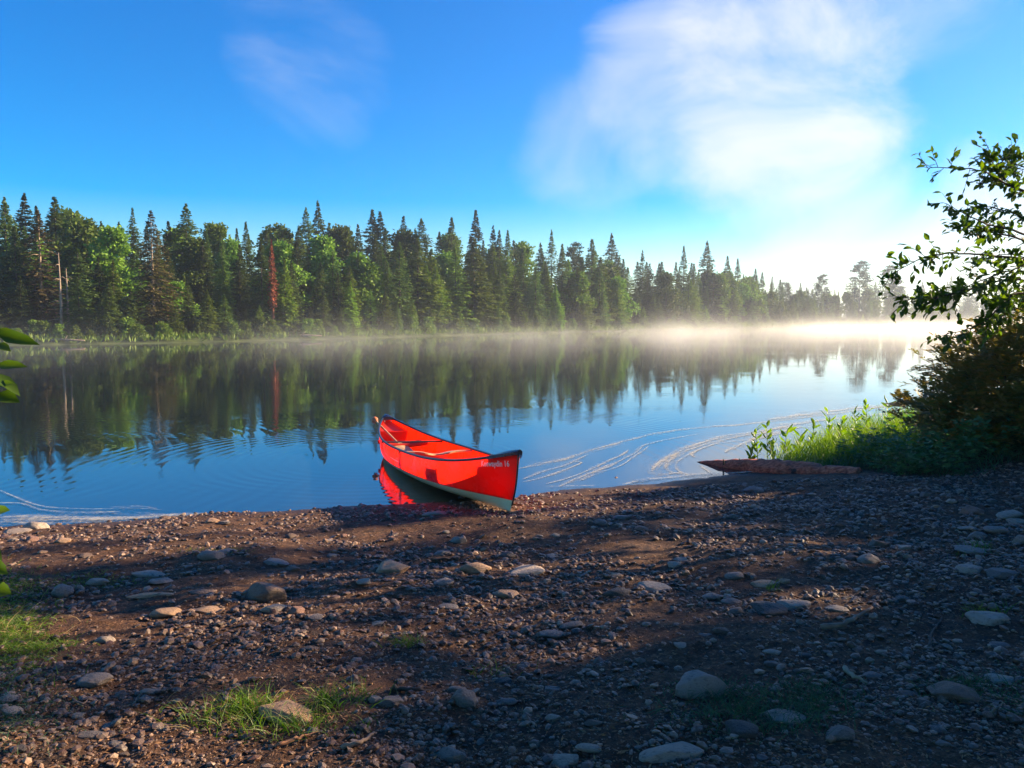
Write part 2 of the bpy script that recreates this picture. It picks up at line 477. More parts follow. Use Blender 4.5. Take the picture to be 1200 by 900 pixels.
# ------------------------------------------------------------------ CANOE
def canoe():
    hgt_bow = .53
    # heading from stern to bow and pitch of the hull
    head = math.atan2(bow_t[1] - stern_top[1], bow_t[0] - stern_top[0])
    pitch_c = math.atan2(bow_t[2] - stern_top[2], L_CANOE)
    print('CANOE pitch', math.degrees(pitch_c), 'bow h', bow_t[2] - bow_b[2])
    Hb = max(.46, min(.66, bow_t[2] - bow_b[2] + .035))
    mid = (Vector(bow_t) + Vector(stern_top)) / 2
    root = empty('canoe', (0, 0, 0), 0, 'red open canoe with black gunwales and cream bottom pulled onto the beach', 'canoe')
    rot = Matrix.Rotation(head, 4, 'Z') @ Matrix.Rotation(-pitch_c, 4, 'Y') @ Matrix.Rotation(R(-2.5), 4, 'X')
    base = mid - rot.to_3x3() @ Vector((0, 0, Hb))
    root.matrix_world = Matrix.Translation(base) @ rot
    HL = L_CANOE / 2; BM = .445
    def beam(u): return BM * (1 - abs(u) ** 2.3) ** .85 if abs(u) < 1 else 0.0
    def sheer(u): return .345 + (Hb - .345) * abs(u) ** 3.0
    def keel(u): return .022 * abs(u) ** 4
    def pt(u, a, off=0.0):
        """a 0 = keel .. 1 = gunwale ; signed off inward"""
        z0, z1 = keel(u), sheer(u); b = max(beam(u) - off, 0)
        th = a * math.pi / 2
        bx = math.sin(th) ** .80; bz = 1 - math.cos(th) ** .62 if a < 1 else 1.0
        e = min(1, abs(u) ** 3.5)
        yy = b * ((1 - e) * bx + e * (a ** .95)); zz = (1 - e) * bz * 1.0 + e * a
        tumble = 1 - .05 * (1 - e) * max(0, a - .7) / .3
        z = z0 + (z1 - z0) * zz
        rel = (z - z0) / (z1 - z0)
        x = u * HL
        x -= math.copysign(1, u) * abs(u) ** 10 * (.16 * (1 - rel) ** 2.6 + .02 * rel * (1 - rel))
        return Vector((x, yy * tumble, z + (off if a < .5 else 0)))
    us = np.sin(np.linspace(-math.pi / 2, math.pi / 2, 73)); na = 26
    aa = np.linspace(0, 1, na)
    def shell(sel_lo, sel_hi, name, mat, push=0.0):
        mb = MB(); V = []; cols = 0
        zs = []
        for u in us:
            row = []
            # z threshold between the cream bottom and the red side
            zt = keel(u) + .125 - .012 * abs(u) ** 4
            # find a at zt
            lo, hi = 0., 1.
            for _ in range(25):
                mm = (lo + hi) / 2
                if pt(u, mm).z < zt: lo = mm
                else: hi = mm
            at = (lo + hi) / 2
            a0, a1 = (0, at) if sel_lo else (at, 1)
            k = 9 if sel_lo else 15
            As = np.linspace(a0, a1, k)
            pts = [pt(u, a) for a in As]
            row = [Vector((p.x, -p.y - push, p.z)) for p in pts[::-1]] + [Vector((p.x, p.y + push, p.z - (push if sel_lo else 0))) for p in pts]
            V.append([tuple(p) for p in row]); cols = k
        V = np.array(V); n1, n2 = V.shape[:2]; idx = np.arange(n1 * n2).reshape(n1, n2)
        Q = np.stack([idx[:-1, :-1], idx[1:, :-1], idx[1:, 1:], idx[:-1, 1:]], -1)
        if not sel_lo: Q = np.concatenate([Q[:, :cols - 1], Q[:, cols:]], 1)
        me = np_mesh(name, V.reshape(-1, 3), Q.reshape(-1, 4), mat, True)
        bm = bmesh.new(); bm.from_mesh(me); bmesh.ops.remove_doubles(bm, verts=bm.verts, dist=.0004); bm.to_mesh(me); bm.free()
        me.polygons.foreach_set('use_smooth', [True] * len(me.polygons))
        return link(name, me, root)
    red = simple_mat('canoe_red', (.70, .012, .006), (.60, .008, .006), 2.5, .25, coat=.08, spec=.35, transl=.45, tcol=(1.0, .018, .002), bump=.0006, bscale=7)
    rn = N(red.node_tree); pb = next(x for x in red.node_tree.nodes if x.type == 'BSDF_PRINCIPLED')
    otc = rn.add('ShaderNodeTexCoord').outputs['Object']; osp = rn.add('ShaderNodeSeparateXYZ'); rn.link(otc, osp.inputs[0])
    rn.link(rn.maprange(rn.noise(otc, 3.5, 6, .6), .35, .7, .14, .5), pb.inputs['Roughness'])
    smp = rn.add('ShaderNodeMapping'); rn.link(otc, smp.inputs[0]); smp.inputs['Scale'].default_value = (1.5, 8, 26)
    scr = rn.maprange(rn.noise(smp.outputs[0], 6, 3, .6), .68, .74, 0, .35)
    mud = rn.math('MULTIPLY', rn.maprange(osp.outputs[2], .24, .10), rn.maprange(rn.noise(otc, 16, 6, .7), .48, .72, 0, .55))
    old = pb.inputs['Base Color'].links[0].from_socket
    rn.link(rn.mix(mud, rn.mix(scr, old, (.55, .25, .20)), (.10, .06, .04)), pb.inputs['Base Color'])
    cream = simple_mat('canoe_cream', (.88, .72, .42), (.92, .80, .52), 6, .3, spec=.5)
    black = simple_mat('black_vinyl', (.012, .012, .016), (.025, .025, .03), 20, .28, spec=.6)
    dblue = simple_mat('deck_plastic', (.010, .012, .035), (.018, .02, .05), 12, .25, spec=.6)
    redin = simple_mat('moulded_red', (.60, .03, .012), (.66, .05, .02), 5, .4, transl=.3, tcol=(.9, .08, .02))
    wood = simple_mat('ash_wood', (.50, .30, .14), (.62, .42, .22), 18, .4)
    web = simple_mat('black_webbing', (.015, .012, .02), (.04, .035, .05), 60, .7)
    hull = shell(False, True, 'hull', red)
    bot = shell(True, False, 'hull_bottom', cream)
    # gunwales
    for sgn in (-1, 1):
        mb = MB(); pts = []
        ring = [(-.010, -.014), (.012, -.014), (.014, -.003), (.010, .007), (-.008, .007), (-.012, -.003)]
        uu = np.linspace(-.988, .988, 90); V = []
        for u in uu:
            p = pt(u, 1)
            for (dy, dz) in ring:
                V.append((p.x, sgn * max(p.y + dy, .004), p.z + dz + .004))
        V = np.array(V); k = len(ring); Qs = []
        for i in range(len(uu) - 1):
            for j in range(k): Qs.append((i * k + j, i * k + (j + 1) % k, (i + 1) * k + (j + 1) % k, (i + 1) * k + j))
        mb.add(V, Qs); gmesh = mb.mesh('gunwale', black, True); link('gunwale', gmesh, root)
    # end caps / deck plates
    for sgn in (1, -1):
        mb = MB(); V = []; n = 12; tip = .045
        uu = np.linspace(.865 if sgn > 0 else .945, .998, n)
        for i, u in enumerate(uu):
            p = pt(sgn * u, 1); x = p.x; yv = p.y + .016
            f = i / (n - 1); xx = sgn * (abs(x) + tip * f ** 3)
            hgt = .022 + .012 * math.sin(f * math.pi)
            V += [(xx, -yv, p.z - .018), (xx, -yv - .002, p.z + .010), (xx, -yv * .5, p.z + hgt), (xx, 0, p.z + hgt + .006), (xx, yv * .5, p.z + hgt), (xx, yv + .002, p.z + .010), (xx, yv, p.z - .018)]
        Qs = []
        for i in range(n - 1):
            for j in range(6): Qs.append((i * 7 + j, i * 7 + j + 1, (i + 1) * 7 + j + 1, (i + 1) * 7 + j))
            Qs.append((i * 7 + 6, i * 7, (i + 1) * 7, (i + 1) * 7 + 6))
        e = (n - 1) * 7
        Ts = [(e, e + 1, e + 2), (e, e + 2, e + 3), (e, e + 3, e + 4), (e, e + 4, e + 5), (e, e + 5, e + 6),
              (0, 2, 1), (0, 3, 2), (0, 4, 3), (0, 5, 4), (0, 6, 5)]
        mb.add(V, Qs, Ts); dk = link('deck_plate', mb.mesh('deck_plate', dblue, False), root)
    # stem strips (dark edge at the bow, pale inside stem at the stern)
    for sgn in (1, -1):
        mb = MB(); pts = [pt(sgn * .9995, a) for a in np.linspace(.12, .985, 12)]
        pts = [Vector((p.x + sgn * .004, 0, p.z)) for p in pts]
        mb.tube([tuple(p) for p in pts], [.008] * 12, 6); link('stem_strip', mb.mesh('stem_strip', black, True), root)
    mb = MB()
    for sgn in (-1, 1):
        pts = [pt(-.955, a) for a in np.linspace(.35, .96, 8)]
        mb.tube([(p.x + .01, sgn * max(p.y - .012, .004), p.z) for p in pts], [.012] * 8, 5)
    link('inner_stem', mb.mesh('inner_stem', cream, True), root)
    # flotation bulkheads inside the ends
    for sgn in (-1, 1):
        u = sgn * .80; V = []; k = 12
        As = np.linspace(0, .93, k); pts = [pt(u, a) for a in As]
        V = [(p.x, -p.y + .004, p.z + .004) for p in pts[::-1]] + [(p.x, p.y - .004, p.z + .004) for p in pts]
        V.append((pts[0].x, 0, pts[-1].z)); c = len(V) - 1
        T = [(i, i + 1, c) for i in range(len(V) - 2)]
        mb = MB(); mb.add(V, None, T)
        # top of the tank towards the end
        V2 = []; n = 8
        for i in range(n):
            uu_ = sgn * (.80 + .19 * i / (n - 1)); p = pt(uu_, .93)
            V2 += [(p.x, -max(p.y - .004, 0.002), p.z + .004), (p.x, max(p.y - .004, .002), p.z + .004)]
        mb.add(V2, [(2 * i, 2 * i + 1, 2 * i + 3, 2 * i + 2) for i in range(n - 1)])
        link('float_tank', mb.mesh('float_tank', redin, False), root)
    # floor inside the hull, just over the outside waterline
    V = []; uu = np.linspace(-.93, .93, 50); inv = root.matrix_world.inverted()
    for u in uu:
        zt = keel(u) + .135
        lo, hi = 0., 1.
        for _ in range(22):
            mm = (lo + hi) / 2
            if pt(u, mm).z < zt: lo = mm
            else: hi = mm
        p = pt(u, lo)
        V += [(p.x, -p.y + .005, zt), (p.x, 0, zt - .012), (p.x, p.y - .005, zt)]
    Q = []
    for i in range(49): Q += [(3 * i, 3 * i + 1, 3 * i + 4, 3 * i + 3), (3 * i + 1, 3 * i + 2, 3 * i + 5, 3 * i + 4)]
    mb = MB(); mb.add(V, Q); link('floor', mb.mesh('floor', redin, True), root)
    def box(mb, x0, x1, y0, y1, z0, z1):
        V = [(x, y, z) for x in (x0, x1) for y in (y0, y1) for z in (z0, z1)]
        mb.add(V, [(0, 1, 3, 2), (4, 6, 7, 5), (0, 4, 5, 1), (2, 3, 7, 6), (0, 2, 6, 4), (1, 5, 7, 3)])
    # seats: moulded red frame hung under the gunwale, dark webbing
    for (u, hw) in ((-.60, .0), (.44, .0)):
        x = u * HL; b = beam(u) * .93; z = sheer(u) - .085
        st = MB(); n = 14; V = []
        ys = np.linspace(-b, b, n)
        for y in ys:
            sag = .028 * (1 - (y / b) ** 2)
            for dx, dz in ((-.13, 0), (-.10, -.012), (.10, -.012), (.13, 0), (.135, -.05), (-.135, -.05)):
                V.append((x + dx, y, z - sag + dz))
        Qs = [(i * 6 + j, i * 6 + (j + 1) % 6, (i + 1) * 6 + (j + 1) % 6, (i + 1) * 6 + j) for i in range(n - 1) for j in range(6)]
        st.add(V, Qs); seat = link('seat', st.mesh('seat', redin, True), root)
        wb = MB()
        for q in range(5):
            xq = x - .088 + q * .044
            V = []
            for y in np.linspace(-b * .8, b * .8, 10):
                sag = .028 * (1 - (y / b) ** 2)
                V += [(xq - .016, y, z - sag - .004), (xq + .016, y, z - sag - .004)]
            wb.add(V, [(2 * i, 2 * i + 1, 2 * i + 3, 2 * i + 2) for i in range(9)])
        link('webbing', wb.mesh('webbing', web, False), seat)
    # two black hanging straps with a pale buckle at the bow seat
    for yy in (-.04, .17):
        mb = MB(); x = .44 * HL - .15; z = sheer(.44)
        box(mb, x - .004, x + .002, yy - .02, yy + .02, z - .19, z - .03)
        link('strap', mb.mesh('strap', web), root)
    mb = MB(); x = .44 * HL - .148; box(mb, x - .001, x + .16, -.32, .32, sheer(.44) - .20, sheer(.44) - .11)
    link('seat_box', mb.mesh('seat_box', redin), root)
    # contoured portage yoke and a thwart
    def crossbar(u, dip, name, wd, mt=None):
        b = beam(u) - .006; mb = MB(); V = []; n = 25; z = sheer(u) - .022
        for y in np.linspace(-b, b, n):
            t = abs(y / b); wv = wd * (1 + .9 * math.exp(-((t - .3) / .16) ** 2) * (dip > .01))
            zz = z - dip * math.exp(-(t / .33) ** 2)
            xo = -.03 * math.exp(-(t / .2) ** 2) * (dip > .01)
            for dx, dz in ((-wv, -.009), (-wv, .007), (wv, .007), (wv, -.009)): V.append((u * HL + dx + xo, y, zz + dz))
        Qs = [(i * 4 + j, i * 4 + (j + 1) % 4, (i + 1) * 4 + (j + 1) % 4, (i + 1) * 4 + j) for i in range(n - 1) for j in range(4)]
        mb.add(V, Qs); return link(name, mb.mesh(name, mt or wood, False), root)
    crossbar(.02, .04, 'yoke', .026); crossbar(-.40, .0, 'thwart', .024, web)
    # lettering on the bow side facing the camera, laid on the hull
    dg = bpy.context.evaluated_depsgraph_get()
    bvh = BVHTree.FromObject(hull, dg)
    fc = bpy.data.curves.new('lettering_curve', 'FONT'); fc.body = 'Keewaydin 16'; fc.size = .072; fc.offset = .0015; fc.resolution_u = 3
    fo = bpy.data.objects.new('lettering_tmp', fc); COL.objects.link(fo)
    bpy.context.view_layer.update()
    tm = bpy.data.meshes.new_from_object(fo.evaluated_get(bpy.context.evaluated_depsgraph_get()))
    bpy.data.objects.remove(fo)
    xs = [v.co.x for v in tm.vertices]; x0, x1 = min(xs), max(xs)
    # camera side: pick the side whose normal faces the camera
    side = -1 if (rot.to_3x3() @ Vector((0, -1, 0))).y < (rot.to_3x3() @ Vector((0, 1, 0))).y else 1
    tw = .50
    for v in tm.vertices:
        f = (v.co.x - x0) / (x1 - x0)
        # reading direction must run towards the bow on the left-hand side seen from the camera
        X = .825 * HL + f * (.965 - .825) * HL if True else 0
        Z = sheer(.88) - .098 + v.co.y * 1.0 + .035 * (f)
        hit = bvh.ray_cast(Vector((X, side * 1.0, Z)), Vector((0, -side, 0)))
        y = hit[0].y if hit[0] else 0
        v.co = Vector((X, y + side * .0025, Z))
    tm.materials.clear(); wm = simple_mat('white_vinyl', (.75, .73, .68), (.8, .78, .74), 30, .4); tm.materials.append(wm)
    ob_l = link('lettering', tm, root)
    num = tm.copy(); ob_n = link('numerals', num, root)
    split = (.825 + (.965 - .825) * .845) * HL
    for me_, keep_low in ((tm, True), (num, False)):
        bm = bmesh.new(); bm.from_mesh(me_)
        bmesh.ops.delete(bm, geom=[v for v in bm.verts if (v.co.x > split) == keep_low], context='VERTS'); bm.to_mesh(me_); bm.free()
    # a pale scratch and rivets on the side
    def on_side(u, z):
        hit = bvh.ray_cast(Vector((u * HL, side * 1.0, z)), Vector((0, -side, 0)))
        return (u * HL, (hit[0].y if hit[0] else 0) + side * .003, z)
    mb = MB(); mb.tube([on_side(-.18 + .19 * q, .215 - .01 * q) for q in np.linspace(0, 1, 6)], [.0025, .004, .004, .003, .004, .002], 5)
    link('scratch', mb.mesh('scratch', cream), root)
    # thin dark red tube curving down the near side of the hull
    line_red = simple_mat('line_red', (.35, .05, .03), (.5, .12, .08), 40, .8)
    mb = MB(); pts = []
    for q in np.linspace(0, 1, 18):
        u = -.50 + .30 * q; z = sheer(u) + .0 - (sheer(u) - .12) * q ** .7
        pts.append(on_side(u, min(z, sheer(u) - .03)))
    mb.tube(pts, [.003] * 18, 5); link('side_line', mb.mesh('side_line', line_red, True), root)
    # paddle: leans on the stern gunwale, grip out over the water, blade on the floor
    pd = empty('paddle', (0, 0, 0), 0, 'wooden paddle leaning over the stern gunwale of the red canoe', 'paddle')
    mw = root.matrix_world
    blade_p = mw @ Vector((-.42 * HL, side * .02, .16))
    edge_u = -.80
    gp = Vector(at_y(439, 492, stern_top[1] - .25))
    pth = blade_p; d = (gp - pth); ln = d.length; d.normalize()
    mb = MB(); mb.tube([tuple(pth + d * q) for q in np.linspace(.4, ln - .03, 10)], [.0145] * 10, 8)
    link('shaft', mb.mesh('shaft', wood, True), pd)
    gr = simple_mat('grip_wood', (.50, .14, .04), (.60, .20, .07), 20, .35)
    mb = MB(); mb.tube([tuple(pth + d * (ln - .10 + q)) for q in (0, .03, .06, .09, .12, .13)], [.017, .022, .036, .050, .042, .015], 8)
    link('grip', mb.mesh('grip', gr, True), pd)
    sd = d.cross(Vector((0, 0, 1))).normalized(); upv = sd.cross(d)
    V = []; prof = [(0, .045), (.04, .085), (.15, .10), (.32, .095), (.44, .05), (.50, .015)]
    for q, wv in prof:
        for s_, t_ in ((-1, 0), (0, 1), (1, 0), (0, -1)): V.append(tuple(pth + d * q + sd * (s_ * wv) + upv * (t_ * .009)))
    Qs = [(i * 4 + j, i * 4 + (j + 1) % 4, (i + 1) * 4 + (j + 1) % 4, (i + 1) * 4 + j) for i in range(5) for j in range(4)] + [(0, 3, 2, 1), (20, 21, 22, 23)]
    mb = MB(); mb.add(V, Qs); link('blade', mb.mesh('blade', wood, False), pd)
    return root
canoe()

# ------------------------------------------------------------------ stones
def ico(sub):
    bm = bmesh.new(); bmesh.ops.create_icosphere(bm, subdivisions=sub, radius=1)
    V = np.array([v.co[:] for v in bm.verts]); T = np.array([[v.index for v in f.verts] for f in bm.faces]); bm.free(); return V, T
ICO1, ICO2, ICO4 = ico(1), ico(2), ico(4)

def stone_material(name, cs, rough=.8):
    m, nt = new_mat(name); n = N(nt)
    tc = n.add('ShaderNodeTexCoord').outputs['Object']
    r = n.add('ShaderNodeNewGeometry').outputs['Random Per Island']; ro = n.add('ShaderNodeObjectInfo').outputs['Random']
    f = n.math('FRACT', n.math('ADD', r, ro))
    c = n.ramp(f, [(i / (len(cs) - 1), q) for i, q in enumerate(cs)])
    nz = n.noise(tc, 24, 6, .65); n2 = n.noise(tc, 5, 4)
    c = n.mix(n.math('MULTIPLY', n.maprange(nz, .45, .7), .45), c, (.26, .23, .20))
    c = n.mix(n.math('MULTIPLY', n.maprange(n2, .5, .72), .6), c, (.07, .05, .04))
    p = n.add('ShaderNodeBsdfPrincipled'); n.link(c, p.inputs['Base Color']); p.inputs['Roughness'].default_value = rough
    b = n.add('ShaderNodeBump'); b.inputs['Distance'].default_value = .012; n.link(n.noise(tc, 7, 9, .72), b.inputs['Height']); n.link(b.outputs[0], p.inputs['Normal'])
    o = n.add('ShaderNodeOutputMaterial'); n.link(p.outputs[0], o.inputs[0]); return m
STONE_COLS = {
    'grey': [(0.120, 0.095, 0.085), (0.180, 0.140, 0.123), (0.228, 0.180, 0.153)],
    'pale': [(0.264, 0.200, 0.153), (0.348, 0.265, 0.204), (0.300, 0.230, 0.183)],
    'brown': [(0.102, 0.060, 0.038), (0.144, 0.085, 0.055), (0.120, 0.070, 0.047)],
    'tan': [(0.288, 0.165, 0.089), (0.372, 0.215, 0.119), (0.324, 0.200, 0.115)],
    'dark': [(0.042, 0.033, 0.031), (0.066, 0.048, 0.041), (0.054, 0.040, 0.034)],
    'reddish': [(0.168, 0.080, 0.055), (0.228, 0.110, 0.072), (0.192, 0.095, 0.068)],
}
SM = {k: stone_material('stone_' + k, [tuple(min(1, q * 1.25) for q in c) for c in v], .65) for k, v in STONE_COLS.items()}
M['gravel'] = stone_material('gravel_mix', [(0.068, 0.032, 0.017), (0.203, 0.120, 0.079), (0.041, 0.022, 0.015), (0.135, 0.060, 0.028), (0.365, 0.230, 0.150), (0.068, 0.036, 0.024), (0.074, 0.032, 0.015), (0.176, 0.100, 0.064)], .48)

def noise3(P, seed):
    r = np.random.default_rng(seed); v = np.zeros(len(P))
    for k in range(7):
        d = r.normal(size=3) * (1.2 + k * .5); v += np.sin(P @ d + r.uniform(0, 6)) / (1.4 + k * .8)
    return v
def stone_mesh(seed, angular=.15, sub=None):
    V, T = sub or ICO4
    V = V.copy(); r = np.random.default_rng(seed)
    V = V * (1 + .10 * noise3(V, seed))[:, None]
    for k in range(int(5 + angular * 25)):     # flatten some planes for facets
        d = r.normal(size=3); d /= np.linalg.norm(d); lim = r.uniform(.72, .95) - angular * .25
        h = V @ d; ov = h > lim; V[ov] -= ((h[ov] - lim) * .85)[:, None] * d
    V += norm(V) * (.022 * noise3(V * 3.1, seed + 1) + .012 * noise3(V * 8.0, seed + 2))[:, None]
    return V, T
BASES = {}
def stone_data(tone, k, angular):
    key = (tone, k)
    if key not in BASES:
        V, T = stone_mesh(100 + k * 7, angular)
        BASES[key] = np_mesh('stone', V, T, SM[tone], True)
    return BASES[key]

placed = []
def put_stone(px, py, wpx, hpx, tone, label, k=None, name='stone', group='stones lying on the gravel beach', ang=.15, sink=.3, rz=None, depthf=.8):
    # find ground point under the pixel
    d = ray(px, py); z = .2
    for _ in range(8):
        p = at_z(px, py, z); z = gz(p[0], p[1])
    D = math.hypot(p[0], p[1])
    rx = wpx / 2 / F * math.hypot(p[1], CAMZ); rzv = hpx / 2 / F * math.hypot(p[1], CAMZ) * 1.05
    dist = math.hypot(p[1], CAMZ); sth = CAMZ / dist; cth = p[1] / dist
    hm = hpx / 2 / F * dist
    ry = min(rx * depthf, hm / sth * .85)
    rzv = math.sqrt(max(hm * hm - (ry * sth) ** 2, (.45 * hm) ** 2)) / cth
    o = link(name, stone_data(tone, (k if k is not None else random.randrange(6)) + (10 if ang > .3 else 0), ang))
    o.scale = (rx, ry, rzv * 1.25); o.location = (p[0], p[1], z + rzv * .12)
    o.rotation_euler = (random.uniform(-.12, .12), random.uniform(-.12, .12), rz if rz is not None else random.uniform(-.3, .3))
    if label: tag(o, label, 'stone', group)
    placed.append([p[0], p[1], max(rx, ry), o, tone, hpx / wpx, wpx])
    return o

